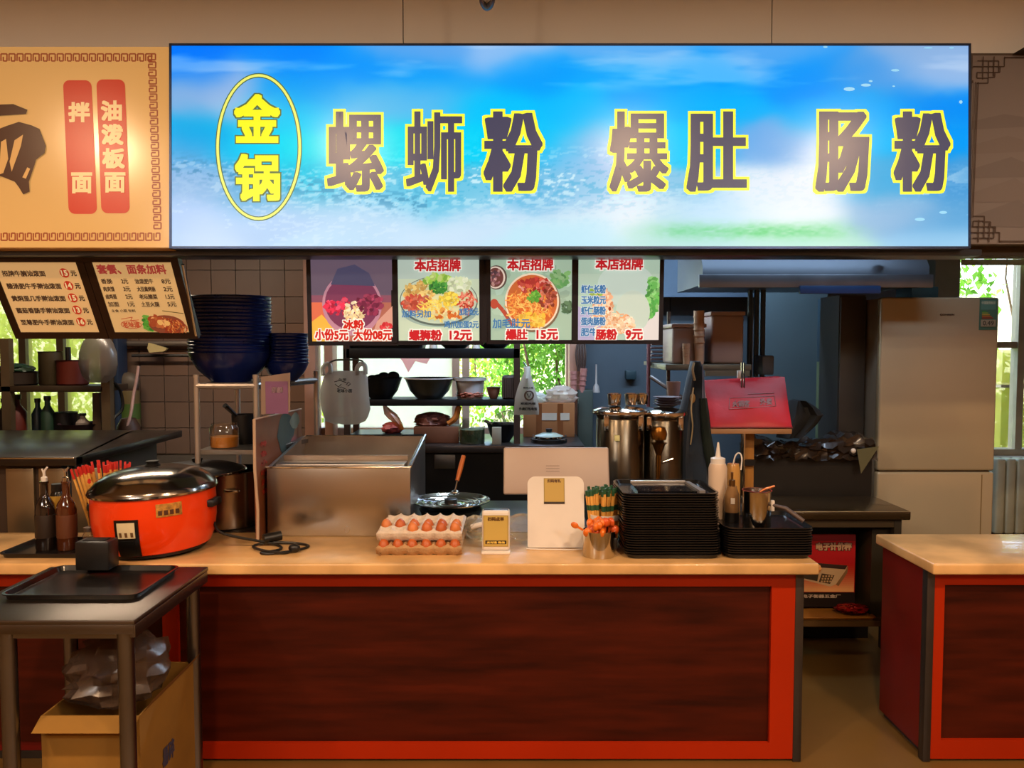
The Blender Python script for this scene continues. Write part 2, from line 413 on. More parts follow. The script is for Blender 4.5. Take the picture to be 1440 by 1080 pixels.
def window(name, a, b, z0, z1, mull, trans, fm, fw=.05, frost=None, which=(0,)):
    f = B()
    f.box(a, b, YW-.02, YW+.1, z0, z0+fw); f.box(a, b, YW-.02, YW+.1, z1-fw, z1); f.box(a, a+fw, YW-.02, YW+.1, z0+fw, z1-fw); f.box(b-fw, b, YW-.02, YW+.1, z0+fw, z1-fw)
    root = struct(f, name, fm)
    for m_ in mull: B().box(m_-.028, m_+.028, YW-.01, YW+.08, z0+fw, z1-fw).obj('mullion', fm, root)
    for z in trans: B().box(a+fw, b-fw, YW+.0, YW+.07, z-.025, z+.025).obj('transom', fm, root)
    ed = [a+fw] + list(mull) + [b-fw]
    for k in range(len(ed)-1):
        p = B().box(ed[k]+.03, ed[k+1]-.03, YW+.03, YW+.036, z0+fw, z1-fw).obj('pane', frost if (frost and k in which) else glass, root)
        if frost and k in which: p['label'] = 'frosted pale pane' if frost.name == 'frosted_glass' else 'cloudy yellowish pane'
    B().box(a-.05, b+.05, YW-.14, YW+.02, z0-.03, z0).obj('sill', fm, root)
    return root
frost = filmmat('frosted_glass', '#f6faee', .72, .5)
frosty = filmmat('yellowed_glass', '#d8d468', .6, .5)
fpink = mat('window_frame_cream', '#c9a994', .5); fgrey = mat('window_frame_grey', '#a59c88', .5); fdark = mat('window_frame_brown', '#5c4a34', .5)
window('window_1', *WIN[0], [xr(35, YW), xr(88, YW)], [], fdark, .05, frosty, (0, 1, 2))
w2 = window('window_2', *WIN[1], [xr(641, YW), xr(655, YW)], [], fpink, .06, frost)
window('window_3', *WIN[2], [xr(1432, YW)], [zr(485, YW)], fgrey)
B().add([(xr(p[0], YW), YW+.027, zr(p[1], YW)) for p in ((552, 492), (612, 492), (600, 512), (584, 508), (574, 524), (566, 508))], [(0, 1, 2, 3, 4, 5)]).obj('pink_sticker', filmmat('pink_sticker', '#f08098', .8), w2)
# reveal boards at the sides of the middle window
for a, b in ((430, 446), (458, 470), (800, 822)):
    struct(B().box(xr(a, 6.05), xr(b, 6.05), 6.02, YW-.02, .9, 2.5, .008), 'trim_%d' % (a), mat('window_casing', '#b98a76', .55))

# ---------------------------------------------------------------- outside: plants behind the windows
def leafcloud(n, x0, x1, y0, y1, z0, z1, s0, s1, seed):
    rs = random.Random(seed); b = B()
    cl = [(rs.uniform(x0, x1), rs.uniform(y0, y1), rs.uniform(z0, z1), rs.uniform(.25, .55)) for _ in range(int(12+n/250))]
    for _ in range(n):
        c = rs.choice(cl); d = Vector((rs.gauss(0, 1), rs.gauss(0, 1), rs.gauss(0, 1))).normalized()*c[3]*rs.random()**.4
        s = rs.uniform(s0, s1)
        M = Matrix.Translation((c[0]+d.x, max(y0, c[1]+d.y), max(.1, c[2]+d.z*.9))) @ Matrix.Rotation(rs.random()*6.28, 4, 'Z') @ Matrix.Rotation(rs.gauss(-.7, .5), 4, 'X') @ Matrix.Rotation(rs.gauss(0, .4), 4, 'Y')
        b.add([(0, 0, 0), (s*.32, s*.45, s*.06), (0, s, -s*.1), (-s*.32, s*.45, s*.06), (0, s*.5, -.02*s)], [(0, 1, 4), (1, 2, 4), (2, 3, 4), (3, 0, 4)], True, M)
    return b
def leafmat(name, col):
    m = mat(name, col, .5, 0, .45, 2.5); n = m.node_tree.nodes; L = m.node_tree.links; p = n['Principled BSDF']
    tr = n.new('ShaderNodeBsdfTranslucent'); src = p.inputs['Base Color'].links[0].from_socket; L.new(src, tr.inputs[0])
    x = n.new('ShaderNodeMixShader'); x.inputs[0].default_value = .45; L.new(p.outputs[0], x.inputs[1]); L.new(tr.outputs[0], x.inputs[2]); L.new(x.outputs[0], n['Material Output'].inputs[0])
    return m
lg = [leafmat('leaf_green', '#6fa83a'), leafmat('leaf_yellow_green', '#a9c04a'), leafmat('leaf_dark_green', '#3f7a2c')]
bark = mat('bark', '#5d4a35', .9, 0, .3, 8, .5)
def shrub(label, x0, x1, y0, y1, z1, n, s, m, seed, cat='shrub', name='shrub'):
    t = thing(name, label, cat, ((x0+x1)/2, (y0+y1)/2, 0), 'greenery outside the windows')
    tag(leafcloud(n, x0, x1, y0, y1, .4, z1, s, s*1.8, seed).obj('foliage', m, t), kind='stuff')
    rs = random.Random(seed)
    for k in range(5):
        x, y = rs.uniform(x0+.1, x1-.1), rs.uniform(y0, y1); pts = [(x, y, 0)]
        for q in range(5): x += rs.gauss(0, .06); y += rs.gauss(0, .05); pts.append((x, y, z1*(q+1)/5))
        B().tube(pts, [.022-.003*i for i in range(6)], 6).obj('stem', bark, t)
shrub('leafy green shrub seen through right half of the middle window', -.2, .9, 7.4, 8.4, 2.3, 5200, .05, lg[0], 3)
shrub('yellow green bush behind the shelf with the pots', -.9, .2, 9.6, 10.4, 2.1, 3000, .05, lg[1], 4)
shrub('pale bush outside behind the frosted pane', -2.9, -1.9, 7.8, 8.6, 1.3, 1200, .06, lg[1], 5)
shrub('dark hedge outside the left window behind the bottles', -6.2, -3.2, 7.4, 8.6, 2.2, 5200, .06, lg[1], 6)
shrub('tree with bright leaves outside beside the fridge', 3.2, 5.4, 7.2, 8.6, 2.9, 6000, .07, lg[0], 8, 'tree', 'tree')
shrub('yellow leaved tree high up outside the right window', 3.6, 6.0, 10.2, 11, 3.6, 4200, .08, lg[1], 9, 'tree', 'tree')
struct(B().box(-16, 16, YW+.2, 20, -.2, -.02), 'ground_outside', mat('outdoor_ground', '#8a9a60', .9, 0, .3, 1))
struct(B().box(-16, 16, 13, 13.3, -.02, 2.6), 'wall_outside', mat('outdoor_wall', '#c8ccb0', .9, 0, .1, 1))
# ================================================================ SIGNS
# ---- the big lightbox sign
SB = (241, 64, 1362, 347)
sg, W, L = board('lightbox_sign', 'wide blue sky and water lightbox sign with dark yellow-edged characters', 'sign', SB, 2.90, 2.865)
lpart(B().box(-.004, W+.004, .001, .15, -.006, L+.004, .004), 'casing', mat('sign_casing', '#2b3550', .4, .6), sg)
fr = mat('sign_edge_trim', '#3c4a6a', .3, .8)
for q in ((-.006, W+.006, -.006, .012, L-.002, L+.006), (-.006, W+.006, -.006, .012, -.008, .001), (-.006, .002, -.006, .012, -.008, L+.006), (W-.002, W+.006, -.006, .012, -.008, L+.006)):
    lpart(B().box(*q), 'edge_trim', fr, sg)
ctrl = '''250,75,0a70ee;400,75,1182f2;600,75,60a8f0;700,80,90c0f5;900,75,60b0f5;1100,75,50a8f5;1340,75,88b0e0;260,95,0a78f2;260,122,80b0e4;330,118,a0bce8;420,122,2088ea;500,100,1290fa;600,112,1098fa;750,112,0a98fa;900,110,0aa0fa;1000,110,0898fa;1150,110,1a90f4;1250,108,50a0ea;1340,100,a0c0ec
260,145,90b4e4;350,150,a8c4e8;400,160,08bcec;500,138,60c0f0;600,142,60c0f2;700,160,00b0f4;800,150,00a8fa;1000,150,00a0f5;1200,155,0898f5;1340,150,1878e8;260,175,1898dc;260,205,1890dc;350,200,08c0ec;430,200,00d0e4;560,200,00d0e4;650,200,00c0ec;780,200,00b0ee;840,215,a0c4ec;960,200,00b8ee;1060,205,70acec;1110,215,90c0ec;1200,190,00a8ee;1350,190,0688ea
260,222,80b0e0;260,260,98c0ea;350,262,60b0dc;430,245,00b8dc;430,272,90cce8;560,270,60c8e8;650,268,70c8e8;780,262,70c0e8;830,272,b8d8f4;950,262,88c8ea;1060,262,e4f0fb;1120,258,f0f4fc;1220,250,48b0e4;1340,250,50a0dc;260,310,b4d2fa;400,300,b0d0f4;520,300,c4e2fb;700,300,cce6fb;870,295,ecf4fc;1000,300,c4e4fb;1100,300,ecf4fc;1250,300,98c0e4;1340,310,60a8dc;260,340,c4def8;500,340,c4e4fb;800,340,c4ecfb;950,338,bce8e4;1150,340,bcecdc;1340,340,a4d4f4'''
ctrl = [(float(a), float(b), c) for a, b, c in (q.split(',') for q in ctrl.replace('\n', ';').split(';'))]
ctrl = [(a, b, c if int(c[:2], 16) > 0x34 else '%02x%02x%02x' % (0, min(255, int(c[2:4], 16)+(22 if b > 120 else 6)), min(255, int(c[4:], 16)+16))) for a, b, c in ctrl]
nx, ny = 620, 158
rgb, X, Yy = field(ctrl, SB, nx, ny)
n1 = fbm(nx, ny, 9, 5, 3, 5); n2 = fbm(nx, ny, 120, 90, 5, 3); n3 = fbm(nx, ny, 6, 9, 11, 5)
def mixc(m, c): 
    global rgb
    m = np.clip(m, 0, 1)[..., None]; rgb = rgb*(1-m) + np.array(c)*m
mixc(np.clip((n3-.54)*6, 0, 1)*np.clip((135-Yy)/50, 0, .35), (.85, .92, 1))
sp = np.exp(-((Yy-255)/36)**2)*(np.exp(-((X-700)/210)**2)*.9 + np.exp(-((X-870)/60)**2)*.5 + .12)
mixc((n2 > .58)*(n1 > .42)*sp*.8, (.85, .97, 1)); mixc((n2 < .40)*sp*.3, (.05, .62, .82))
mixc((n2 < .42)*np.exp(-((Yy-(232+(X-240)*.16))/14)**2)*(X < 600)*.5, (.2, .5, .68))
mixc((n2 > .6)*(n1 > .5)*(X < 560)*(Yy > 225)*.25, (.9, .96, 1))
mixc(np.exp(-((Yy-325)/11)**2)*np.exp(-((X-1060)/130)**4)*(n1+.3)*(n2+.3), (.35, .82, .45))
mixc((n1 > .55)*np.exp(-((X-1300)/70)**2)*np.exp(-((Yy-270)/60)**2)*.5, (.9, .97, 1))
gridprint('printed_face', W, L, s2l(np.clip(rgb, 0, 1)), printmat('sign_face_print', 1.0, .2, .2, .02), sg, -.001)
dmat = printmat('sign_print', .9, .3, .5, .3)
for (x, y, rx, ry) in ((1188, 127, 20, 8), (1212, 121, 18, 6), (1222, 115, 7, 4), (1254, 100, 15, 5), (1255, 122, 5, 3), (1158, 67, 8, 4), (1300, 68, 16, 3), (1349, 145, 6, 7), (1335, 68, 9, 3), (1288, 310, 18, 7), (1322, 300, 14, 6)):
    cv = Canvas(SB, (W, L)); cv.ring(x, y, rx, ry, 1.2, hx('#b8dcf6'), 24); cv.ell(x+rx*.3, y-ry*.2, rx*.4, ry*.35, hx('#90d4f6'), 12); cv.obj('printed_droplet', dmat, sg)
signp = printmat('sign_print'); inkp = printmat('sign_dark_ink', .35, .25, .6, .6)
cv = Canvas(SB, (W, L)); cv.l = 3
cv.ring(364, 207, 61, 104, 6.5, hx('#3c6440'), 64); cv.ring(364, 207, 59.5, 102.5, 3.6, hx('#e8ee70'), 64)
cv.obj('oval_emblem', signp, sg)
for s, b in (('金', (332, 135, 392, 199)), ('锅', (333, 219, 392, 281))):
    cv = Canvas(SB, (W, L)); cv.l = 6
    cv.text(s, *b, hx('#f6f210'), 2.2, 2.2, hx('#4c6a3a'), 1.8)
    if s == '金':
        for sx in (-1, 1): cv.line([(362+sx*17, 157), (362+sx*24, 163), (362+sx*29, 160), (362+sx*28, 152)], 5, hx('#f6f210'))
    cv.obj('character', signp, sg)['label'] = 'yellow rounded character in the oval'
for s, a, b in (('螺', 460, 540), ('蛳', 571, 650), ('粉', 680, 763), ('爆', 857, 940), ('肚', 965, 1050), ('肠', 1146, 1222), ('粉', 1256, 1336)):
    cv = Canvas(SB, (W, L)); cv.l = 6; k = 1.9 if s == '蛳' else 2.8 if s in '螺爆' else 3.9; ky = 1.0 if s in '螺爆蛳' else 1.6
    box = (a+k, 157+ky, b-k, 270-ky)
    cv.text(s, *box, hx('#edf53a'), k+3.6, ky+3.6)
    cv.text(s, *box, hx('#3b3f5c'), k, ky)
    cv.obj('character', printmat('sign_print2', .8, .3, .5, .6), sg)['label'] = 'dark slate character with yellow outline'
tag(sg)
# ---- left sign: beige panel with meander border, lamplight on it put in as even glow
LB = (-150, 66, 239, 348)
s2, W, L = board('beige_sign', 'beige noodle stall sign with red meander border and two red pills', 'sign', LB, 2.90, 2.865)
lpart(B().box(0, W, .001, .15, -.004, L+.002, .004), 'casing', mat('beige_casing', '#b98f58', .5), s2)
cv = Canvas(LB, (W, L)); cv.rect(*LB, '#dcae68'); cv.obj('printed_face', printmat('beige_face', .40, .2, .8, .7), s2)
cv = Canvas(LB, (W, L)); cv.l = 3; red = hx('#9a4a2a'); y0_, y1_, x1_ = 74, 331, 217
def meander(pts_fn, n):
    for k in range(n):
        for seg in ([(0, 10), (0, 0), (8.4, 0), (8.4, 10), (3.2, 10), (3.2, 4)],): cv.line([pts_fn(k, *p) for p in seg], 1.9, red, False)
cv.l += 1
meander(lambda k, a, b: (-145+k*11.3+a, 76+b), 32); meander(lambda k, a, b: (-145+k*11.3+a, 338-b), 33)
meander(lambda k, a, b: (219-b+(k/22)*8, 76+k*11.3+a), 22)
def pill(x0, y0, x1, y1, lean, n=24):
    pts = []
    for (cx, cy, a0) in ((x1-9, y0+9, -PI/2), (x1-9, y1-9, 0), (x0+9, y1-9, PI/2), (x0+9, y0+9, PI)):
        for i in range(6): a = a0+PI/2*i/5; px, py = cx+9*math.cos(a), cy+9*math.sin(a); pts.append((px+lean*(py-y0)/(y1-y0), py))
    cv.poly(pts, hx('#c83418'))
pill(89, 113, 129, 301, 8); pill(136, 112, 176, 300, 7)
cr = hx('#f4dba0')
for s, b in (('拌', (98, 145, 126, 171)), ('面', (102, 244, 129, 271)), ('油', (144, 143, 171, 169)), ('泼', (145, 176, 173, 203)), ('板', (146, 210, 175, 236)), ('面', (149, 244, 176, 270))): cv.text(s, *b, cr, 1.3)
dk = hx('#4a2a18')
for p in ([(-60, 150), (20, 147), (40, 155), (38, 161), (8, 163), (-60, 168)], [(-20, 190), (10, 178), (28, 172), (46, 177), (57, 182), (66, 206), (64, 216), (52, 225), (50, 232), (42, 256), (43, 270), (34, 274), (28, 264), (22, 256), (2, 248), (-20, 262)],): cv.poly(p, dk)
bgc = hx('#dcae68')
for p in ([(3, 200), (10, 196), (13, 224), (6, 244), (0, 246)], [(22, 198), (34, 190), (31, 206), (18, 242), (15, 228)], [(40, 236), (44, 238), (38, 252), (33, 250)]): cv.poly(p, bgc)
cv.obj('lettering', printmat('beige_ink', .26, .3, .5, .8), s2)
# ---- right sign: grey brown with lattice corners
RB = (1364, 78, 1560, 343)
s3, W, L = board('grey_sign', 'unlit grey brown sign with dark lattice corners', 'sign', RB, 3.0)
lpart(B().box(-.01, W, .001, .05, -.004, L+.01, .003), 'casing', mat('grey_casing', '#4a4038', .5), s3)
cv = Canvas(RB, (W, L)); cv.rect(*RB, '#746e70'); 
for k in range(5): cv.poly([(1364, 170+k*34), (1410+k*6, 160+k*30), (1470, 168+k*36), (1470, 176+k*36), (1364, 182+k*34)], hx(('#6a6466', '#6f6869')[k % 2]), clip=True)
ink = hx('#3a2a24')
for sy, yy in ((1, 80), (-1, 341)):
    P = lambda a, b: (1364+a, yy+sy*b)
    for ln in ([(44, 0), (44, 14), (38, 14), (38, 22), (31, 22), (31, 29), (22, 29), (22, 37), (6, 37)], [(6, 6), (36, 6), (36, 22), (6, 22), (6, 30), (22, 30), (22, 6)], [(14, 0), (14, 32)], [(0, 14), (38, 14)], [(29, 0), (29, 28)], [(0, 37), (0, 33)]):
        cv.line([P(*q) for q in ln], 1.5, ink)
    cv.line([P(44, 1.5), P(190, 1.5)], 1.5, ink)
cv.line([(1371, 116), (1369, 306)], 1.5, ink); cv.line([(1367, 116), (1365, 306)], 1, ink)
cv.obj('printed_face', printmat('grey_face', 0, .6), s3)
# dark soffit piece at the top right, a small ceiling spot housing, the beam under the signs
struct(B().prism([(xr(1404, 3.0), zr(76, 3.0)), (xr(1500, 3.0), zr(30, 3.0)), (xr(1560, 3.0), zr(30, 3.0)), (xr(1560, 3.0), zr(76, 3.0))], 2.9, 3.06), 'trim_2', mat('soffit_dark', '#2a2620', .6))
t = thing('ceiling_camera', 'small grey round fitting hanging above the blue sign', 'fitting', at(685, 0, 2.7))
c_ = at(685, -2, 2.7)
B().ball(c_, .028, .028, .04, M=None).obj('housing', dsteel, t); B().tube([c_, (c_.x, c_.y, CE)], .008).obj('rod', dsteel, t)
B().tube([(c_.x-.03, c_.y-.01, c_.z+.02), (c_.x, c_.y-.02, c_.z-.035), (c_.x+.03, c_.y-.01, c_.z+.02)], .006).obj('bracket', black, t)
beam = mat('header_beam_steel', '#4c5668', .35, .8, .2, 3, .0, (.3, 4, 4))
zb = at(720, 348, 2.9).z
struct(B().box(-2.2, xr(1333, 3.1), 2.92, 3.06, zb-.028, zb-.004, .003), 'trim_3', beam)

# ================================================================ MENU BOARDS
def frame_parts(W, L, root, m, b=.022, d=.03):
    for q in ((-b, W+b, L, L+b), (-b, W+b, -b, 0), (-b, 0, 0, L), (W, W+b, 0, L)): lpart(B().box(q[0], q[1], -.004, d, q[2], q[3]), 'frame_side', m, root)
    lpart(B().box(0, W, .002, d, 0, L), 'panel', m, root)
fb = mat('menu_frame', '#111424', .35, .3); fb2 = mat('menu_frame_brown', '#2a1810', .4, .2)
RED = hx('#c81e28'); WH = hx('#f4f4e8'); BLU = hx('#3a78b0'); 
def title(cv, x0, x1, y0=366, y1=381): cv.text('本店招牌', x0, y0, x1, y1, RED, .7, .7, WH, 1.4)
def noodle(cv, cx, cy, rx, ry, n, cols, ln=9, wd=1.2):
    for k in range(n):
        a = R.random()*2*PI; q = math.sqrt(R.random()); x = cx+rx*q*math.cos(a); y = cy+ry*q*math.sin(a); t = R.random()*PI
        if k % 10 == 0: cv.l += 1
        c = hx(R.choice(cols)); f = .8+.4*R.random()
        cv.line([(x, y), (x+ln*.5*math.cos(t), y+ln*.5*math.sin(t)), (x+ln*math.cos(t+.5), y+ln*math.sin(t+.5))], wd, tuple(min(1, v*f) for v in c), False)
# poster 1: ice jelly
D = 3.12; PB = (438, 363, 552, 480)
def clipfix(o, W, L):
    for v in o.data.vertices: v.co.x = min(max(v.co.x, 0), W); v.co.z = min(max(v.co.z, 0), L)
def poster(pb, label, draw):
    t, W, L = board('menu_poster', label, 'menu board', pb, D, D+.015, 'square food menu boards under the blue sign')
    frame_parts(W, L, t, fb, .017)
    cv = Canvas(pb, (W, L), .00025); draw(cv)
    o = cv.obj('printed_sheet', lit, t); clipfix(o, W, L)
    return t
def d1(cv):
    cv.rect(*PB, '#8a5064'); cv.rect(438, 363, 552, 415, '#6a5a6c'); cv.rect(438, 425, 552, 480, '#b06a58')  # upper part painted darker for the shadow of the sign above
    cv.poly([(438, 425), (462, 425), (470, 480), (438, 480)], '#e07050'); cv.poly([(438, 452), (452, 442), (470, 462), (460, 480), (438, 480)], '#f0b848')
    cv.ell(495, 428, 42, 44, '#c0889a', 30); cv.ell(495, 426, 38, 38, '#7c3858', 30)
    cv.scatter(476, 430, 18, 13, 60, 2.6, ['#e03050', '#f05070', '#c02040']); cv.scatter(498, 440, 14, 16, 90, 2.2, ['#f0d8a0', '#e8c088', '#f8e8c0']); cv.scatter(520, 428, 17, 14, 70, 2.8, ['#702040', '#903050', '#a84060'])
    cv.poly([(552, 430), (530, 452), (520, 480), (552, 480)], '#d8a08c'); cv.scatter(545, 462, 10, 8, 20, 2.4, ['#c02830', '#e04048'])
    cv.poly([(466, 400), (476, 378), (500, 372), (520, 384), (528, 402)], '#4a4a68')
    cv.text('冰粉', 483, 450, 511, 463, hx('#d02018'), .6, .6, WH, 1.3)
    cv.text('小份5元', 443, 463, 489, 478, hx('#d02018'), .6, .6, WH, 1.3); cv.text('大份08元', 497, 463, 551, 478, hx('#d02018'), .6, .6, WH, 1.3)
poster(PB, 'menu board with a dim red ice jelly dessert picture, small 5 yuan', d1)
P2 = (560, 364, 674, 479)
def d2(cv):
    cv.rect(*P2, '#c8d8bc'); cv.rect(560, 364, 674, 392, '#b8ccc0'); cv.ell(618, 436, 54, 24, '#9cb4a8', 40)
    cv.ell(617, 423, 55, 35, '#5c6c64', 48); cv.ell(617, 422, 53.5, 33, '#c4d4bc', 48); cv.ell(617, 421, 49, 29, '#d8d8a8', 48)
    cv.scatter(590, 410, 22, 14, 110, 2.2, ['#d8b060', '#c89850', '#e8c878']); cv.scatter(586, 427, 20, 12, 110, 2.4, ['#b84838', '#d06048', '#c87058'])
    cv.scatter(618, 396, 20, 9, 70, 3, ['#a8cc58', '#8cc048', '#c4dc80']); cv.scatter(620, 404, 16, 8, 90, 1.8, ['#3c9438', '#54a848', '#2c7838'])
    cv.scatter(645, 400, 16, 10, 50, 2.8, ['#d0dcb0', '#e0e8c8']); noodle(cv, 612, 432, 20, 12, 70, ['#e8c450', '#f0d468'], 12, 1.6)
    cv.scatter(632, 420, 14, 9, 60, 2, ['#e8d050', '#d8b840']); noodle(cv, 656, 420, 10, 13, 40, ['#b03828', '#d0604c', '#e89078'], 8, 2.2)
    cv.scatter(635, 441, 26, 7, 80, 2, ['#e8d8a0', '#d89848', '#c8682c'])
    cv.text('加料另加', 566, 436, 606, 446, BLU, .3); cv.text('加粉丝元', 646, 433, 673, 443, BLU, .3); cv.text('鸡爪加蛋2元', 625, 451, 673, 461, BLU, .3)
    title(cv, 585, 648); cv.text('螺狮粉', 576, 464, 621, 478, RED, .7, .7, WH, 1.5); cv.text('12元', 633, 464, 663, 478, RED, .7, .7, WH, 1.5)
poster(P2, 'menu board with oval bowl of snail noodles at 12 yuan', d2)
P3 = (690, 363, 804, 478)
def d3(cv):
    cv.rect(*P3, '#a8c4ac'); cv.scatter(745, 420, 56, 56, 60, 5, ['#a0bca4', '#b0ccb4', '#a8c4b0'])
    cv.ell(698, 390, 15, 17, '#5c4c44', 24); cv.ell(697, 390, 13.5, 15.5, '#e8d4c4', 24); cv.ell(696.5, 390, 11.5, 13.5, '#70403c', 24); cv.scatter(696, 390, 9, 11, 30, 1.8, ['#a06870', '#584048', '#c89890'])
    cv.line([(697, 425), (707, 436), (722, 458)], 5.5, '#b84c38'); cv.ell(695, 427, 6, 7, '#b84c38', 14)
    cv.scatter(788, 392, 12, 12, 40, 3, ['#5c9858', '#78ac68', '#8cb880']); cv.scatter(796, 432, 8, 8, 30, 2.5, ['#48684c', '#587858'])
    cv.ell(749, 426, 39, 41, '#7c6850', 48); cv.ell(748, 424, 38, 40, '#f0dcc0', 48); cv.ell(748, 424, 35.5, 37.5, '#d06c38', 48)
    noodle(cv, 745, 428, 28, 28, 260, ['#e88c40', '#f0a850', '#d8682c', '#f4c468'], 10, 1.5); cv.scatter(752, 402, 24, 10, 80, 2.6, ['#c03c34', '#d85848', '#b83030', '#e89888'])
    cv.scatter(768, 416, 12, 16, 50, 2.4, ['#a85040', '#d07860', '#883828']); cv.scatter(750, 418, 9, 8, 40, 1.8, ['#58a038', '#78b848']); cv.scatter(748, 450, 22, 10, 70, 2.4, ['#f0b840', '#f4c858'])
    cv.text('加毛肚元', 693, 448, 745, 461, BLU, .3)
    title(cv, 714, 777, 365, 380); cv.text('爆肚', 712, 463, 741, 477, RED, .7, .7, WH, 1.5); cv.text('15元', 755, 463, 784, 477, RED, .7, .7, WH, 1.5)
poster(P3, 'menu board with round bowl of red tripe noodles at 15 yuan', d3)
P4 = (813, 362, 927, 478)
def d4(cv):
    cv.rect(*P4, '#b8d0bc'); cv.rect(813, 362, 927, 385, '#b0ccb8'); cv.ell(880, 400, 40, 30, '#c4d8cc', 30)
    cv.poly([(893, 462), (927, 425), (927, 478), (880, 478)], '#e0dcd8'); cv.poly([(896, 456), (924, 424), (922, 440), (900, 464)], '#587058')
    cv.scatter(918, 418, 8, 30, 130, 2.6, ['#4ca048', '#68b858', '#8ccc78']); cv.ell(890, 438, 24, 30, '#c8d8c8', 30)
    cv.poly([(813, 430), (840, 448), (870, 478), (813, 478)], '#b8b0d0'); cv.scatter(848, 430, 14, 24, 190, 2.2, ['#f0b890', '#e89868', '#f4ccaa']); noodle(cv, 862, 448, 22, 14, 90, ['#f4d0ac', '#e8b080', '#fae4c8'], 12, 2); cv.scatter(872, 455, 20, 12, 120, 2.2, ['#f0c8a0', '#e8a878', '#f8dcc0'])
    cv.ell(857, 434, 2, 3, '#a04020', 10); cv.scatter(838, 412, 10, 5, 20, 2, ['#88b048', '#a8c058'])
    for k, s in enumerate(('虾仁长粉', '玉米粒元', '虾仁肠粉', '蛋肉肠粉', '肥牛元')): cv.text(s, 817, 401+k*15, 851, 412+k*15, BLU, .4, .4, hx('#d8e8ec'), .5)
    title(cv, 837, 902, 364, 379); cv.text('肠粉', 838, 463, 867, 477, RED, .7, .7, WH, 1.5); cv.text('9元', 880, 463, 903, 477, RED, .7, .7, WH, 1.5)
poster(P4, 'menu board with pale rice noodle roll picture at 9 yuan', d4)
# brackets that carry the posters
for a in (556, 681, 808): struct(B().box(xr(a-4, D), xr(a+4, D), D+.005, D+.03, zr(482, D), zb-.02), 'trim_%d' % (a), fb)
struct(B().box(xr(434, D), xr(931, D), D+.03, D+.045, zr(364, D), zb-.01), 'trim_4', fb)
# two leaning menus at the left
lit2 = printmat('warm_backlit_print', .52, .4, .4, .5)
def leaning(pb, label, draw, nm):
    t, W, L = board(nm, label, 'menu board', pb, 3.0, 3.16)
    frame_parts(W, L, t, fb2, .03)
    cv = Canvas(pb, (W, L), .00025); draw(cv); clipfix(cv.obj('printed_sheet', lit2, t), W, L)
    return t
A1 = (10, 368, 124, 467)
def l1(cv):
    cv.rect(*A1, '#e8b878')
    INK = hx('#4a3020'); rr = hx('#c83820')
    for k, (s, n) in enumerate((('招牌牛腩油泼面', '15'), ('酸汤肥牛手擀油泼面', '14'), ('黄焖里几手擀油泼面', '15'), ('菌菇香肠手擀油泼面', '13'), ('至尊肥牛手擀油泼面', '16'))):
        y = 380+k*17; o = 0
        cv.text(s, 17+o, y, 92+o-(16 if k == 0 else 0), y+7.5, INK, .3); cv.ell(103+o, y+3, 6.4, 6.4, rr, 20); cv.text(n, 99+o, y-.5, 107+o, y+6.5, cr, .35); cv.text('元', 112+o, y, 119+o, y+7, INK, .3)
leaning(A1, 'leaning beige menu board listing noodles with red price discs', l1, 'menu_board')
A2 = (146, 368, 254, 467)
def l2(cv):
    cv.rect(*A2, '#e4b878'); INK = hx('#4a3020')
    cv.text('套餐、面条加料', 150, 372, 244, 384, hx('#b04038'), .5)
    for k, (a, b, c, d) in enumerate((('香肠', '2元', '油泼肥牛', '8元'), ('肉夹馍', '3元', '大豆腐烤肠', '2元'), ('卤鸡蛋', '2元', '老坛酸菜', '1.5元'), ('加面', '1元', '土豆火腿', '5元'))):
        y = 391+k*10.5
        for s, x0, x1 in ((a, 150, 165), (b, 178, 187), (c, 197, 222), (d, 234, 246)): cv.text(s, x0, y, x1, y+6.5, INK, .2)
    cv.text('主食 小菜 饮料', 152, 433, 186, 437, INK, .1)
    cv.scatter(200, 453, 8, 10, 60, 2.6, ['#5ca838', '#78b848', '#3c8830']); cv.ell(225, 455, 26, 14, '#8c4830', 24)
    noodle(cv, 235, 455, 18, 10, 90, ['#b85828', '#d88848', '#983820'], 7, 1.4); cv.scatter(214, 450, 12, 8, 50, 2.6, ['#c06838', '#a04828', '#e0a060']); cv.ell(217, 451, 4, 4, '#f0b868', 12); cv.ell(227, 452, 4, 4, '#f0b868', 12)
    cv.line([(225, 434), (254, 438)], 1.2, '#6a5a30'); cv.ring(175, 454, 15, 6, 1, hx('#c05030'), 24); cv.text('老味道', 163, 450, 187, 458, hx('#c05030'), .3); cv.line([(163, 446), (180, 443), (176, 448), (188, 447)], .9, '#c05030')
leaning(A2, 'leaning beige menu board with a noodle picture in its corner', l2, 'menu_board')
lit2  # (both boards share one warm backlit sheet)
tag(solo(B().tube([at(257, 372, 2.98), at(276, 472, 3.14)], .006), 'edge_rail', chrome, 'thin bright metal rail slanting beside the leaning menu boards', 'rail'))
struct(B().box(-2.2, xr(262, 3.1), 2.99, 3.05, zr(369, 3.0), zb-.0, .003), 'trim_5', fb2)
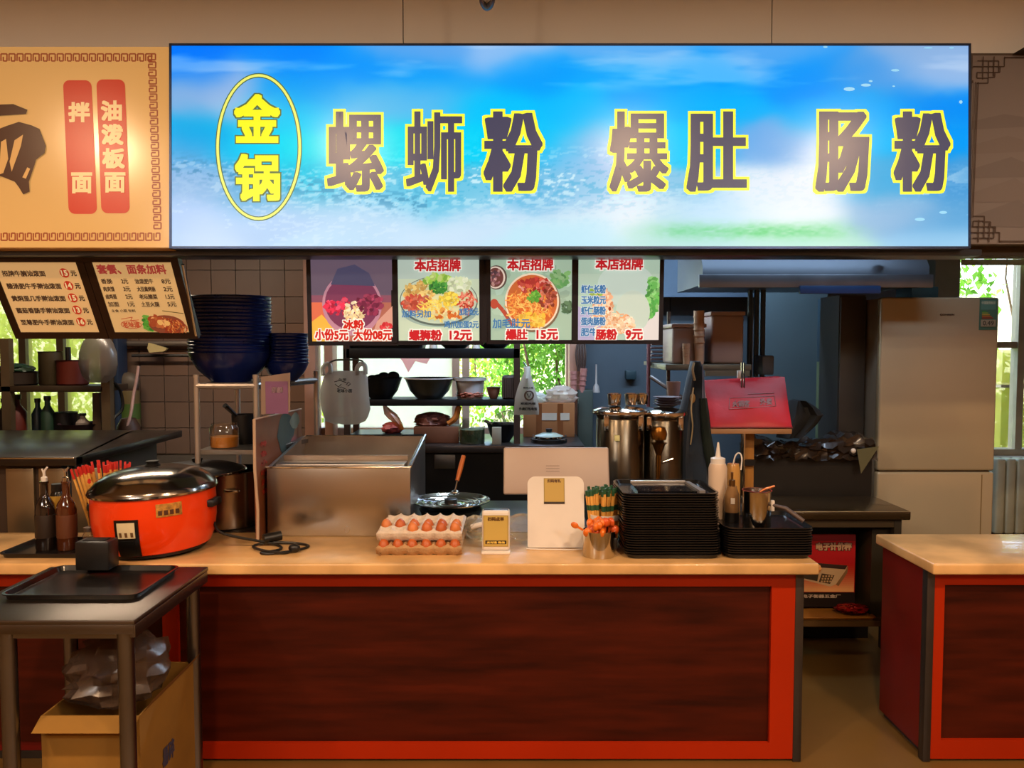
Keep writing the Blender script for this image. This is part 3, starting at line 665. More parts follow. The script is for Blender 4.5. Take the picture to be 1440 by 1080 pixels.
# ================================================================ SERVICE COUNTERS
CT = .80
def counter(label, x0, x1, yb, name='service_counter', px0=None, endL=False, endR=False):
    t = thing(name, label, 'counter', ((x0+x1)/2, (2.87+yb)/2, 0))
    B().box(x0-.02, x1+.035, 2.865, yb, .756, CT, .008, seg=3).obj('countertop', marble, t)
    B().box(x0, x1, 2.955, yb-.03, .03, .755).obj('carcass', mat('red_brown_side', '#6a0e06', .4, 0, .15, 3), t)
    return t
pl = mat('plinth_steel', '#4a4440', .35, .7)
orng = mat('orange_red_laminate', '#a42603', .38, 0, .08, 2, spec=.3)
c1x0, c1x1 = -2.6, xr(1128, 2.93, .4)
c1 = counter('long service counter with beige top and dark wood front', c1x0, c1x1, 3.36)
fx0, fx1 = xr(252, 2.93, .4), xr(1083, 2.93, .4); fx2 = xr(1116, 2.93, .4)
z0, z1 = .074, .694
B().box(-1.5, fx2, 2.925, 2.955, z1, .738).obj('top_rail', orng, c1); B().box(c1x0, fx2, 2.93, 2.955, .738, .755).obj('shadow_strip', mat('strip_shade_red', '#5a1006', .5), c1)  # dark strip stands in for the shade under the countertop edge
B().box(c1x0, -1.5, 2.925, 2.955, z1, .738).obj('top_rail', orng, c1)
B().box(-1.5, fx2, 2.925, 2.955, .012, z0).obj('bottom_rail', orng, c1)
B().box(fx1, fx2, 2.925, 2.955, z0, z1).obj('stile', orng, c1); B().box(fx0-.06, fx0, 2.925, 2.955, z0, z1).obj('stile', orng, c1)
B().box(fx0, fx1, 2.942, 2.955, z0, z1).obj('front_panel', darkw, c1)
B().box(c1x0, fx0-.06, 2.94, 2.955, z0, z1).obj('front_panel', darkw, c1)
B().box(fx2, c1x1, 2.922, 3.0, .0, .755, .003).obj('corner_post', pl, c1)
B().box(c1x0, c1x1-.01, 2.95, 3.3, 0, .03).obj('plinth', pl, c1)
B().lathe([(.0, .0), (.03, 0), (.034, .012), (.03, .022), (0, .022)], (c1x1+.02, 2.9, .774-.011), 16).obj('corner_guard', mat('wood_corner', '#c08850', .4), c1)
a0 = xr(1295, 2.96, .5)
c2 = counter('short service counter with light wood-toned top on the right', a0+.01, 3.6, 3.33)
B().box(a0, a0+.03, 2.922, 2.96, 0, .755, .003).obj('corner_post', pl, c2)
s0, s1 = a0+.03, xr(1325, 2.93, .4)
B().box(s0, s1, 2.925, 2.955, z0+.012, .70).obj('stile', orng, c2); B().box(s0, 3.6, 2.925, 2.955, .70, .74).obj('top_rail', orng, c2)
B().box(s0, 3.6, 2.93, 2.955, .74, .755).obj('shadow_strip', _M['strip_shade_red'], c2)  # shade under this countertop, coloured in the same way
B().box(s0, 3.6, 2.925, 2.955, .012, z0+.012).obj('bottom_rail', orng, c2); B().box(s1, 3.6, 2.942, 2.955, z0+.012, .70).obj('front_panel', darkw, c2)
B().box(a0+.03, 3.6, 2.95, 3.3, 0, .03).obj('plinth', pl, c2)

# ================================================================ STEEL TABLE, FRONT LEFT
xt1 = xr(190, 2.27, .8)
t = thing('steel_table', 'stainless steel table standing before the counter at left', 'table', (-1.4, 2.55, 0))
B().box(-1.72, xt1, 2.265, 2.83, .785, .8, .004).box(-1.72, xt1-.004, 2.268, 2.29, .755, .786, .003).box(xt1-.02, xt1, 2.27, 2.82, .745, .786, .003).obj('table_top', mat('table_steel', '#6c655e', .36, 1, .12, 3), t)
legm = mat('leg_steel', '#7a7878', .3, 1, .1, 3)
for (x, y) in ((xt1-.045, 2.3), (xt1-.045, 2.79), (-1.535, 2.3), (-1.63, 2.79)):
    B().lathe([(.0, 0), (.027, .0), (.027, .03), (.024, .035), (.024, .77)], (x, y, 0), 14).obj('leg', legm, t)
B().box(-1.6, xt1-.05, 2.29, 2.31, .735, .76).obj('crossbar', legm, t)
# box under the table and the plastic bag on it
bx0, bx1 = -1.48, -1.17
t = thing('cardboard_box', 'yellowish cardboard box standing open under the steel table', 'box', (-1.33, 2.58, 0))
cy = mat('yellow_cardboard', '#8a6220', .85, 0, .12, 6, .1)
hb = .46
B().box(bx0, bx1, 2.36, 2.366, 0, hb).box(bx0, bx1, 2.77, 2.776, 0, hb).box(bx0, bx0+.006, 2.366, 2.77, 0, hb).box(bx1-.006, bx1, 2.366, 2.77, 0, hb).box(bx0, bx1, 2.366, 2.77, 0, .01).obj('box_body', cy, t)
B().grid(lambda u, v: (bx1+.0+.035*v, 2.38+.38*u, hb+.045*v), 1, 1, False).obj('flap', cy, t)
B().grid(lambda u, v: (bx0+(bx1-bx0)*u, 2.36-.05*v, hb-.03*v), 1, 1, False).obj('flap', cy, t)
cv = Canvas((0, 0, 30, 20), (.1, .08)); cv.text('易碎', 2, 2, 28, 18, hx('#3a4058'), .6)
o = cv.obj('printed_mark', prnt, t); o.location = (bx1+.0015-(-1.33), 2.5-2.58, .2); o.rotation_euler = (0, 0, PI/2)
b = B(); rs = random.Random(4)
def crumple(cx, cy_, cz, rx, ry, rz, seed, n=26, m=16, amp=.22, flat=.0, pw=1):
    nz = [[random.Random(seed*999+i*31+j).uniform(-1, 1) for i in range(n)] for j in range(m+1)]
    b = B(); vv = []; ff = []
    for j in range(m+1):
        t_ = PI*j/m
        for i in range(n):
            a = 2*PI*i/n; q = 1 + amp*nz[j][i]*(1 if 0 < j < m else 0)
            x, y, z = rx*math.sin(t_)**pw*math.cos(a)*q, ry*math.sin(t_)**pw*math.sin(a)*q, rz*math.cos(t_)*(1+amp*.4*nz[j][(i*3) % n])
            vv.append((cx+x, cy_+y, max(cz+z, flat)))
    for j in range(m):
        for i in range(n): ff.append((j*n+i, (j+1)*n+i, (j+1)*n+(i+1) % n, j*n+(i+1) % n))
    b.add(vv, ff, False); return b
solo(crumple(-1.33, 2.56, .53, .15, .17, .12, 3, flat=.44), 'plastic_bag', filmmat('brownish_film', '#7a6250', .6, .3), 'crumpled translucent plastic bag lying in the open cardboard box', 'bag')
# tray and black box on the steel table
def tray_b(x0, x1, y0, y1, z, h=.022, r=.035, lip=.012, th=.004):
    def ring(x0, x1, y0, y1, r):
        P = []
        for cx, cy_, a in ((x1-r, y1-r, 0), (x0+r, y1-r, PI/2), (x0+r, y0+r, PI), (x1-r, y0+r, 1.5*PI)):
            P += [(cx+r*math.cos(a+PI/2*k/5), cy_+r*math.sin(a+PI/2*k/5)) for k in range(6)]
        return P
    L_ = [(lip, 0), (lip*.6, h*.78), (-.0, h*.8), (0, h), (lip*.3+th, h), (lip+th, th)]
    vv = []; ff = []; n = 24
    for ins, dz in L_: vv += [(p[0], p[1], z+dz) for p in ring(x0+ins, x1-ins, y0+ins, y1-ins, max(.004, r-ins*.6))]
    for j in range(len(L_)-1): ff += [(j*n+i, j*n+(i+1) % n, (j+1)*n+(i+1) % n, (j+1)*n+i) for i in range(n)]
    ff += [tuple(range(n))[::-1], tuple((len(L_)-1)*n+i for i in range(n))]
    return B().add(vv, ff)
solo(tray_b(-1.66, -1.21, 2.44, 2.78, .8, .02), 'serving_tray', trayb, 'black serving tray lying on the front steel table', 'tray')
t = thing('napkin_box', 'small black box standing at the back of the steel table', 'box', (-1.5, 2.75, .82))
B().box(-1.555, -1.435, 2.70, 2.775, .8215, .925, .006).obj('body', black, t); B().box(-1.535, -1.455, 2.715, 2.76, .924, .928, .001).obj('slot', mat('slot_black', '#030303', .8), t)

# ================================================================ RICE COOKER
cx, cy_ = xr(220, 3.08, .9), 3.085; TC = -.036
MT = Matrix.Translation((cx, cy_, CT)) @ Matrix.Rotation(TC, 4, 'Y') @ Matrix.Translation((0, 0, .004))
rc = thing('rice_cooker', 'large orange rice cooker with domed steel lid on the counter', 'rice cooker', (cx, cy_, CT))
B().lathe([(0, .012), (.185, .012), (.205, .02), (.222, .06), (.232, .12), (.234, .18), (.232, .235), (.225, .24), (.222, .24)], n=56, M=MT).obj('body', orange, rc)
B().lathe([(0, .0), (.17, .0), (.19, .004), (.19, .014), (0, .014)], n=40, M=MT).obj('base', black, rc)
B().lathe([(.215, .236), (.240, .238), (.243, .246), (.240, .254), (.236, .262), (.228, .268), (.21, .29), (.17, .312), (.11, .328), (.05, .335), (0, .336)], n=64, M=MT).obj('lid', mat('lid_steel', '#a8a098', .16, 1, .05, 3), rc)
B().lathe([(0, .333), (.028, .333), (.03, .338), (.02, .345), (.026, .355), (0, .357)], n=20, M=MT).obj('lid_knob', black, rc)
for s in (-1, 1):
    h = B()
    h.box(s*.226-.03, s*.226+.03, -.045, .045, .165, .195, .008, M=MT); h.obj('handle', black, rc)
def curved(cx0, z0, z1, a0, a1, r, th, M, n=8, prof=None):
    b = B(); f = lambda u, v: ((r(z0+(z1-z0)*v)+th)*math.sin(a0+(a1-a0)*u), -(r(z0+(z1-z0)*v)+th)*math.cos(a0+(a1-a0)*u), z0+(z1-z0)*v)
    b.grid(f, n, 4, True, M); return b
rad = lambda z: np.interp(z, [.012, .02, .06, .12, .18, .24], [.185, .205, .222, .232, .234, .232])
def shell(z0, z1, a0, a1, th, M):
    b = B(); n, m = 8, 5; f = lambda u, v, t: (M @ Vector(((rad(z0+(z1-z0)*v)+t)*math.sin(a0+(a1-a0)*u), -(rad(z0+(z1-z0)*v)+t)*math.cos(a0+(a1-a0)*u), z0+(z1-z0)*v)))
    b.grid(lambda u, v: f(u, v, th), n, m, True); b.grid(lambda u, v: f(u, v, -.002), n, m, True)
    for e in (0, 1):
        b.grid(lambda u, v: f(e, u, -.002 + (th+.002)*v), m, 1, False); b.grid(lambda u, v: f(u, e, -.002+(th+.002)*v), n, 1, False)
    return b
sw = shell(.02, .165, -.20, .18, .006, MT).obj('switch_panel', mat('switch_black', '#120e0c', .3), rc)
shell(.095, .155, -.15, .13, .0075, MT).obj('indicator_plate', mat('indicator_cream', '#d8c8a0', .4), sw)
for a in (-.12, -.03, .06): shell(.10, .118, a, a+.04, .0085, MT).obj('indicator_mark', mat('indicator_brown', '#6a4a2a', .5), sw)
shell(.035, .085, -.12, .10, .009, MT).obj('switch_lever', black, sw)
stk = shell(.165, .215, .45, .85, .002, MT).obj('sticker', mat('worn_sticker', '#b07c30', .5, 0, .5, 60), rc)
for k in range(4): shell(.172, .19, .48+k*.088, .54+k*.088, .003, MT).obj('sticker_mark', mat('sticker_ink', '#4a2810', .5), stk)
# cord
pts = [(cx+.22, cy_+.03, .90), (cx+.27, cy_+.0, .86), (-.98, 3.12, .81), (-.93, 3.05, .806), (-.99, 3.0, .806), (-.95, 2.985, .806), (-.87, 3.03, .806), (-.83, 3.10, .806), (-.90, 3.14, .808), (-1.0, 3.13, .812), (-1.05, 3.08, .81), (-.98, 3.0, .814), (-.9, 2.99, .808), (-.875, 3.015, .81)]
def smooth(pts, k=6):
    P = [Vector(p) for p in pts]; out = []
    for i in range(len(P)-1):
        p0, p1, p2, p3 = P[max(0, i-1)], P[i], P[i+1], P[min(len(P)-1, i+2)]
        for j in range(k):
            t_ = j/k; out.append(.5*((2*p1)+(p2-p0)*t_+(2*p0-5*p1+4*p2-p3)*t_*t_+(3*p1-p0-3*p2+p3)*t_**3))
    return out+[P[-1]]
t = thing('power_cord', 'black looped power cord with a round plug beside the orange cooker', 'cord', (-.95, 3.06, .8))
B().tube(smooth(pts), .0055, 8).obj('cable', black, t)
B().ball((-.865, 3.02, .819), .024, .017, .017).obj('plug', black, t)
B().tube([(-1.02, 3.12, .83), (-.96, 3.16, .835)], .02, 10).obj('adapter', black, t)

# ================================================================ BOTTLES AT THE LEFT END
solo(tray_b(xr(22, 3.05, .8), xr(140, 3.05, .8), 2.93, 3.2, CT, .02), 'serving_tray', trayb, 'small black tray under the two oil bottles', 'tray')
def oilbottle(px, label, col, fcol, pour):
    x, y, z = xr(px, 3.06, .9), 3.06, CT+.005
    t = thing('oil_bottle', label, 'bottle', (x, y, z))
    B().lathe([(0, 0), (.034, .0), (.037, .006), (.037, .16), (.033, .185), (.018, .21), (.014, .225), (.014, .265), (.017, .267), (.017, .275), (0, .275)], (x, y, z), 24).obj('glass_body', mat(col[0], col[1], .1, 0, .1, 4, coat=.6), t)
    B().lathe([(.0375, .05), (.0378, .052), (.0378, .14), (.0375, .142)], (x, y, z), 24).obj('label_band', mat(fcol[0], fcol[1], .5), t)
    B().lathe([(0, .27), (.012, .27), (.012, .29), (.006, .294), (0, .294)], (x, y, z), 12).tube([(x, y, z+.29), (x+.002, y, z+.315), (x+.016, y-.004, z+.332)], [.006, .005, .004]).tube([(x, y, z+.3), (x-.008, y, z+.325)], .003).obj('pourer', pour, t)
oilbottle(64, 'dark glass oil bottle with white pourer, the left one', ('dark_bottle', '#1c1410'), ('dark_label', '#241810'), white)
oilbottle(94, 'brown oil bottle with steel pourer next to the darker one', ('brown_bottle', '#4a2410'), ('brown_label', '#5a3018'), chrome)
x = xr(84, 3.18, .95)
t = thing('sauce_bottle', 'black capped sauce bottle with yellow label behind the oil bottles', 'bottle', (x, 3.17, CT))
B().lathe([(0, .005), (.028, .005), (.03, .02), (.03, .2), (.022, .22), (0, .22)], (x, 3.17, CT), 20).obj('body', mat('soy_dark', '#15100c', .2), t)
B().lathe([(.0305, .14), (.031, .142), (.031, .2), (.0305, .202)], (x, 3.17, CT), 20).obj('label_band', mat('yellow_label', '#b08a30', .5), t)
B().lathe([(0, .22), (.024, .22), (.024, .25), (0, .25)], (x, 3.17, CT), 18).obj('cap', black, t)
x = xr(128, 2.98, .86)
t = thing('spice_jar', 'small glass jar between the oil bottles and the cooker', 'jar', (x, 2.97, CT))
B().lathe([(0, .022), (.022, .022), (.024, .03), (.024, .085), (.018, .095), (.018, .1)], (x, 2.97, CT), 20).obj('glass_body', jarglass, t); B().lathe([(0, .1), (.021, .1), (.021, .115), (0, .115)], (x, 2.97, CT), 20).obj('cap', dsteel, t)
# neighbouring stall worktop behind the bottles
t = thing('prep_table', 'dark steel worktop of the neighbouring stall at far left', 'table', (-2.6, 3.9, 0))
zt = zr(643, 3.55)
B().box(-4.2, xr(108, 3.55), 3.55, 4.7, zt-.04, zt, .004).obj('worktop', mat('dark_worktop', '#2e2620', .3, .6), t)
B().prism([(xr(108, 3.55), 3.55), (xr(108, 3.55), 3.6), (xr(166, 4.5), 4.7), (xr(166, 4.5), 4.62)], zt-.04, zt+.0, ax='z').obj('edge_return', mat('dark_worktop', '#2e2620'), t)
B().tube([(-4.0, 3.545, zt-.004), (xr(105, 3.545), 3.545, zt-.004)], .0035).obj('bright_edge', chrome, t)
B().box(-4.15, xr(100, 3.7), 3.62, 4.6, 0, zt-.045).obj('cabinet_body', mat('stall_brown', '#3a2a1e', .6), t)
for k in range(3): B().box(xr(8+k*46, 3.6), xr(50+k*46, 3.6)-.01, 3.6, 3.62, .5, zt-.06, .003).obj('door', mat('stall_door', '#8a7a60', .35, .8), t)
# chopstick bundle with red wrappers
t = thing('chopstick_container', 'brown cup holding the bundle of red tipped sticks behind the cooker', 'cup', (xr(155, 3.35, .95), 3.35, CT))
cxx = xr(152, 3.35, 1.0)
B().lathe([(0, 0), (.06, 0), (.072, .14), (.069, .14), (.058, .005), (0, .005)], (cxx, 3.35, CT), 24, sx=1.25).obj('cup', mat('brown_cup', '#5a2a10', .5), t)
paper = mat('chopstick_paper', '#e0a850', .6, 0, .15, 30); redp = mat('red_paper', '#c8281c', .5); greenp = mat('green_paper', '#2e5a3c', .5)
def stick(x, y, z, L_, tx, ty, r, label, grp, tipm, tl=.03, tag_=True, cat='chopsticks', nm='chopstick_packet', low=None):
    t = thing(nm, label, cat, (x, y, z), grp, (ty, tx, R.random()*.6))
    lpart(B().box(-r, r, -r*.45, r*.45, 0, L_-tl), 'paper_sleeve', paper, t)
    lpart(B().box(-r*1.05, r*1.05, -r*.5, r*.5, L_-tl, L_), 'printed_tip', tipm, t)
    if low: lpart(B().box(-r*1.05, r*1.05, -r*.5, r*.5, low, low+.022), 'printed_band', tipm, t)
    return t
for k in range(44):
    a = R.random()*2*PI; q = math.sqrt(R.random()); dx, dy = .072*q*math.cos(a), .05*q*math.sin(a)
    stick(cxx+dx, 3.35+dy, CT+.008, .305+R.uniform(-.008, .012)-.02*abs(q*math.cos(a)), dx*2.9-.08, -dy*2.0, .0042, 'red tipped paper chopstick packet standing in the cup behind the cooker', 'red tipped chopstick packets', redp, .035)
for k in range(3):
    b = Vector((xr(142, 3.24, 1.02), 3.24, 1.01)); 
    stick(b.x-k*.006, b.y+k*.004, b.z-.01, .07, -.75+k*.07, 0, .0045, 'loose red tipped packet leaning out to the left of the bundle', 'packets leaning out left', redp, .012, cat='chopsticks')
solo(B().ball((xr(146, 3.2, 1.0), 3.22, zr(683, 3.22)), .022, .02, .02), 'red_bundle_cap', redp, 'round red wrapper knot at the left of the chopstick bundle', 'wrapper')
# ================================================================ COUNTER ITEMS, CENTRE
# noodle boiler: a big open steel box on a steel bench
bench = thing('back_bench', 'steel bench behind the counter carrying the steel boiler', 'bench', (-.6, 3.65, 0))
B().box(-1.6, .35, 3.37, 4.06, .76, .80, .004).obj('bench_top', mat('bench_steel', '#4c4844', .35, .9), bench)
B().box(-1.58, .33, 3.42, 3.97, .0, .75).obj('bench_body', mat('bench_body', '#2a2624', .6, .3), bench)
X0, X1 = xr(375, 3.28, .95), xr(577, 3.28, .95); Y0, Y1 = 3.285, 3.86; ZB = zr(657, Y0); ZK = zr(613, Y1)
xb0, xb1 = X0+.0, X1+.015
t = thing('noodle_boiler', 'big open stainless steel boiler box on the counter', 'boiler', ((X0+X1)/2, (Y0+Y1)/2, CT))
B().box(X0, X1, Y0, Y0+.012, CT, ZB, .003).obj('front_panel', steel, t)
B().box(X0, X0+.012, Y0+.012, Y1, CT, ZB).obj('side_panel', steelw, t); B().box(X1-.012, X1, Y0+.012, Y1, CT, ZB).obj('side_panel', steelw, t)
B().box(X0, X1, Y1-.012, Y1, CT, ZK).obj('back_panel', steelw, t)
for xs_ in (X0, X1-.014): B().prism([(Y0+.02, ZB), (Y1-.012, ZB), (Y1-.012, ZK)], xs_, xs_+.014, ax='x').obj('side_wing', steelw, t)
B().tube([(X0-.004, Y0, ZB), (X1+.004, Y0, ZB)], .005).tube([(X1, Y0, ZB+.002), (X1, Y1, ZK+.003)], .007).tube([(X0+.02, Y1-.006, ZK), (X1, Y1-.006, ZK)], .005).obj('rolled_edge', chrome, t)
B().box(X0+.03, X1-.03, Y0+.03, Y0+.14, ZB-.02, ZB+.008, .003).obj('ledge', steelw, t)
B().box(X0+.03, X1-.03, Y0+.15, Y0+.16, ZB+.002, ZB+.03).obj('rear_ledge', steelw, t)
B().box(X0+.012, X1-.012, Y0+.16, Y1-.012, ZB-.09, ZB-.08).obj('water_tray', dsteel, t)
# eggs and their trays
ex0, ex1 = xr(530, 3.0, .84), xr(650, 3.0, .84); EW = ex1-ex0; yE = 2.99
pulp = mat('egg_tray_pulp', '#cfc0b0', .9, 0, .12, 40, .3); pulp2 = mat('egg_tray_brown', '#b08a60', .9, 0, .12, 40, .3)
def eggtray(x0, y0, z, w, d, nx, ny, h, m, label, tilt=0):
    def top(u, v):
        a, b = u*nx, v*ny; s = math.cos(2*PI*a)*.5+.5; q = math.cos(2*PI*b)*.5+.5
        edge = min(u, 1-u, v, 1-v)
        hh = h*(.35+.65*max(s, q)*.75 + .16*s*q) if 0 < edge else h*.62
        return (x0+w*u, y0+d*v, z+hh)
    b = B(); n, m_ = nx*6, ny*6
    b.grid(top, n, m_); 
    def side(fn, n_):
        b.grid(fn, n_, 3, True)
    bul = lambda t_, k, v: .006*math.sin(PI*v)*(.4+.6*abs(math.sin(PI*t_*k)))
    side(lambda u, v: (x0+w*u, y0+(1-v)*.018 - bul(u, nx, v), z+(h*.62)*v + (1-v)*.004*math.cos(2*PI*u*nx)), nx*6)
    side(lambda u, v: (x0+w*u, y0+d-(1-v)*.018, z+(h*.62)*v), nx*6)
    side(lambda u, v: (x0+(1-v)*.02, y0+d*u, z+(h*.62)*v), ny*6); side(lambda u, v: (x0+w-(1-v)*.02, y0+d*u, z+(h*.62)*v), ny*6)
    b.grid(lambda u, v: (x0+.018+(w-.036)*u, y0+.018+(d-.036)*v, z+.002), 1, 1)
    return solo(b, 'egg_tray', m, label, 'egg tray')
h1 = .05
eggtray(ex0, yE-.02, CT, EW, .30, 6, 6, h1, pulp2, 'lower brown pulp egg tray lying on the countertop')
zt2 = CT+.052
eggtray(ex0-.0, yE-.005, zt2, EW*1.0, .30, 6, 6, .055, pulp, 'upper pale pulp egg tray stacked on the brown one')
eggm = [mat('egg_shell_%d' % i, c, .45, 0, .1, 12) for i, c in enumerate(('#c86a34', '#d07a40', '#b85c2a'))]
proto = {}
def egg(x, y, z, label, grp, m):
    if m.name not in proto:
        o = B().ball((0, 0, 0), .0215, .0215, .028, 16, 12, egg=.1).obj('egg', m, loc=(0, 0, 0)); proto[m.name] = o; e = o
    else: e = proto[m.name].copy(); COL.objects.link(e)
    e.location = (x, y, z); e.rotation_euler = (R.uniform(-.25, .1), R.uniform(-.2, .2), R.random()*3)
    return tag(e, label, 'egg', grp)
for r_, cols, lab in ((0, (2, 3, 4, 5), 'brown egg in the front row of the upper tray'), (1, (0, 1, 2, 3, 4, 5), 'brown egg in the second row of the upper tray')):
    for c in cols: egg(ex0+EW*(c+.5)/6, yE+.025+r_*.05, zt2+.047, lab, 'eggs in the %s row of the upper tray' % ('front' if r_ == 0 else 'second'), R.choice(eggm))
for c in range(6): egg(ex0+EW*(c+.5)/6, yE+.006, CT+.036, 'darker brown egg squeezed in the lower egg tray', 'eggs in the lower tray', eggm[2])
# wok with steel lid and the wooden ladle behind the eggs
wx, wy = xr(634, 3.5, .97), 3.50; wz = zr(704, wy)
t = thing('steel_pan', 'wide steel dish with bright ridged rim behind the eggs', 'pan', (wx, wy, CT))
B().lathe([(0, wz-CT-.03), (.13, wz-CT-.026), (.165, wz-CT-.006), (.178, wz-CT), (.180, wz-CT+.005), (.172, wz-CT+.004), (.158, wz-CT-.006), (.135, wz-CT-.008), (.13, wz-CT-.003), (.122, wz-CT-.009), (.10, wz-CT-.010), (.095, wz-CT-.006), (.088, wz-CT-.011), (.055, wz-CT-.012), (.05, wz-CT-.009), (0, wz-CT-.009)], (wx, wy, CT), 56).obj('dish', chrome, t)
B().lathe([(0, wz-CT-.012), (.03, wz-CT-.012), (.03, wz-CT+.008), (.022, wz-CT+.012), (0, wz-CT+.012)], (wx, wy, CT), 20).obj('knob', black, t)
B().ball((wx-.178, wy, wz), .012, .008, .01).obj('lug', chrome, t)
solo(B().lathe([(0, 0), (.09, .0), (.13, .04), (.145, wz-CT-.035), (.138, wz-CT-.035), (.12, .05), (0, .012)], (wx, wy, CT), 40), 'wok', blackm, 'black wok under the ridged steel dish', 'wok')
lp0 = at(640, 690, 3.56); lp1 = at(643, 676, 3.58); lp2 = at(652, 641, 3.64)
t = thing('ladle', 'ladle with orange wooden handle standing up behind the pan', 'ladle', lp0)
B().tube([lp0, lp1], .004).obj('rod', chrome, t); B().tube([lp1, lp1.lerp(lp2, .5), lp2], [.009, .012, .0105], 12).obj('handle', mat('orange_wood', '#b8601c', .45, 0, .15, 8), t)
B().ball((lp0.x, lp0.y, lp0.z-.008), .02, .02, .012).obj('bowl', chrome, t)
# payment stand
px0, px1 = xr(678, 3.03, .88), xr(717, 3.03, .88); zt_ = zr(716, 3.03)
t = thing('payment_stand', 'small white payment stand with a yellow card on its front', 'stand', ((px0+px1)/2, 3.04, CT))
B().box(px0-.002, px1+.002, 2.99, 3.08, CT, CT+.012, .004).obj('base', white, t)
B().box(px0, px1, 3.0, 3.06, CT+.012, zt_, .012, seg=4).obj('body', white, t)
B().box(px0+.006, px1-.006, 3.012, 3.05, zt_-.004, zt_+.0012, .0018).obj('screen', black, t)
def card(x0, x1, z0, z1, y, root, name, lines):
    cv = Canvas((0, 0, 100, 140), (x1-x0, z1-z0)); cv.rect(0, 0, 100, 140, '#a89048'); cv.rect(4, 4, 96, 136, '#c0a658')
    cv.text(lines[0], 18, 8, 82, 24, hx('#5a3a10'), 1)
    cv.rect(8, 112, 92, 128, '#2a1c10'); cv.text(lines[1], 14, 116, 86, 125, hx('#e8c860'), .5)
    o = cv.obj(name, prnt, root); o.location = Vector((x0, y, z0))-root.location; return o
card(px0+.006, px1-.006, CT+.03, zt_-.018, 2.9995, t, 'card', ('扫码点单', '支付宝 微信'))
# POS: slanted monitor behind, white customer display in front
a = at(708, 695, 3.34); b_ = at(858, 695, 3.34); zt3 = zr(629, 3.40)
t = thing('pos_monitor', 'pale pink backed till monitor leaning behind the white display', 'monitor', (a.x/2+b_.x/2, 3.34, CT))
bb = B().box(a.x, b_.x, 0, .022, 0, zt3-a.z+.01, .008, seg=3, M=Mt((0, 3.34, a.z), rx=-.3)); pinkw = mat('pink_white_plastic', '#b09c90', .4, 0, .04, 3)
bb.obj('screen_housing', pinkw, t)
for k in range(3): B().box(.18-.03, .18+.03, -.001, .0, .1+k*.012, .102+k*.012, M=Mt((0, 3.34, a.z), rx=-.3)).obj('vent_slot', mat('vent_grey', '#7a6a62', .6), t)
B().box((a.x+b_.x)/2-.03, (a.x+b_.x)/2+.03, 3.345, 3.37, CT, a.z+.03).obj('neck', white, t); B().box((a.x+b_.x)/2-.1, (a.x+b_.x)/2+.1, 3.25, 3.4, CT, CT+.012, .005).obj('foot', white, t)
x0, x1 = xr(742, 3.1, .9), xr(822, 3.1, .9); z0_, z1_ = CT+.004, zr(669, 3.16)
t = thing('customer_display', 'white rounded till stand with a yellow card on it', 'till', ((x0+x1)/2, 3.1, CT))
def rounded(x0, x1, z0, z1, r, n=8):
    P = []
    for cx, cz, a in ((x1-r, z1-r, 0), (x0+r, z1-r, PI/2), (x0+.008, z0+.008, PI), (x1-.008, z0+.008, 1.5*PI)):
        rr = r if cz > (z0+z1)/2 else .008
        P += [(cx+rr*math.cos(a+PI/2*k/n), cz+rr*math.sin(a+PI/2*k/n)) for k in range(n+1)]
    return P
tilt = Mt((0, 3.08, CT), rx=-.22)
B().prism(rounded(x0, x1, .004, (z1_-CT)/math.cos(.22), .032), 0, .02, M=tilt).obj('body', pinkw if 0 else white, t)
B().box(x0+.03, x1-.03, 3.11, 3.2, CT, CT+.014, .004).obj('foot', white, t)
B().tube([(x0-.005, 3.07, CT+.003), (x0+.05, 3.06, CT+.003), (x1-.05, 3.055, CT+.003), (x1+.01, 3.07, CT+.003)], .003).obj('cable', white, t)
cv = Canvas((0, 0, 100, 120), (.085, .105)); cv.rect(0, 0, 100, 120, '#9a8440'); cv.rect(4, 3, 96, 112, '#b89c50'); cv.text('扫码有礼', 18, 6, 82, 20, hx('#5a3a10'), 1); cv.rect(0, 110, 100, 120, '#2a1c10')
o = cv.obj('card', prnt, t); M_ = tilt @ Matrix.Translation((x0+.067, -.0005, (z1_-CT)-.105)); o.matrix_local = Matrix.Translation(-t.location) @ M_
# plastic film heap
solo(crumple(xr(735, 3.2, .84), 3.24, CT+.05, .085, .06, .055, 11, amp=.35, flat=CT+.001), 'plastic_wrap', filmmat('glossy_film', '#f0dcb8', .3, .12), 'heap of clear crumpled plastic between the two white stands', 'plastic wrap')
solo(crumple(xr(668, 3.22, .84), 3.24, CT+.05, .05, .05, .05, 12, amp=.3, flat=CT+.001), 'plastic_wrap', _M['glossy_film'], 'small clear crumpled plastic behind the payment stand', 'plastic wrap')
solo(B().tube(smooth([(.02-.19, 3.2, .86), (-.12, 3.19, .875), (-.075, 3.2, .87)]), .012, 10), 'white_cable_grip', white, 'white rounded grip lying behind the payment stand', 'grip')
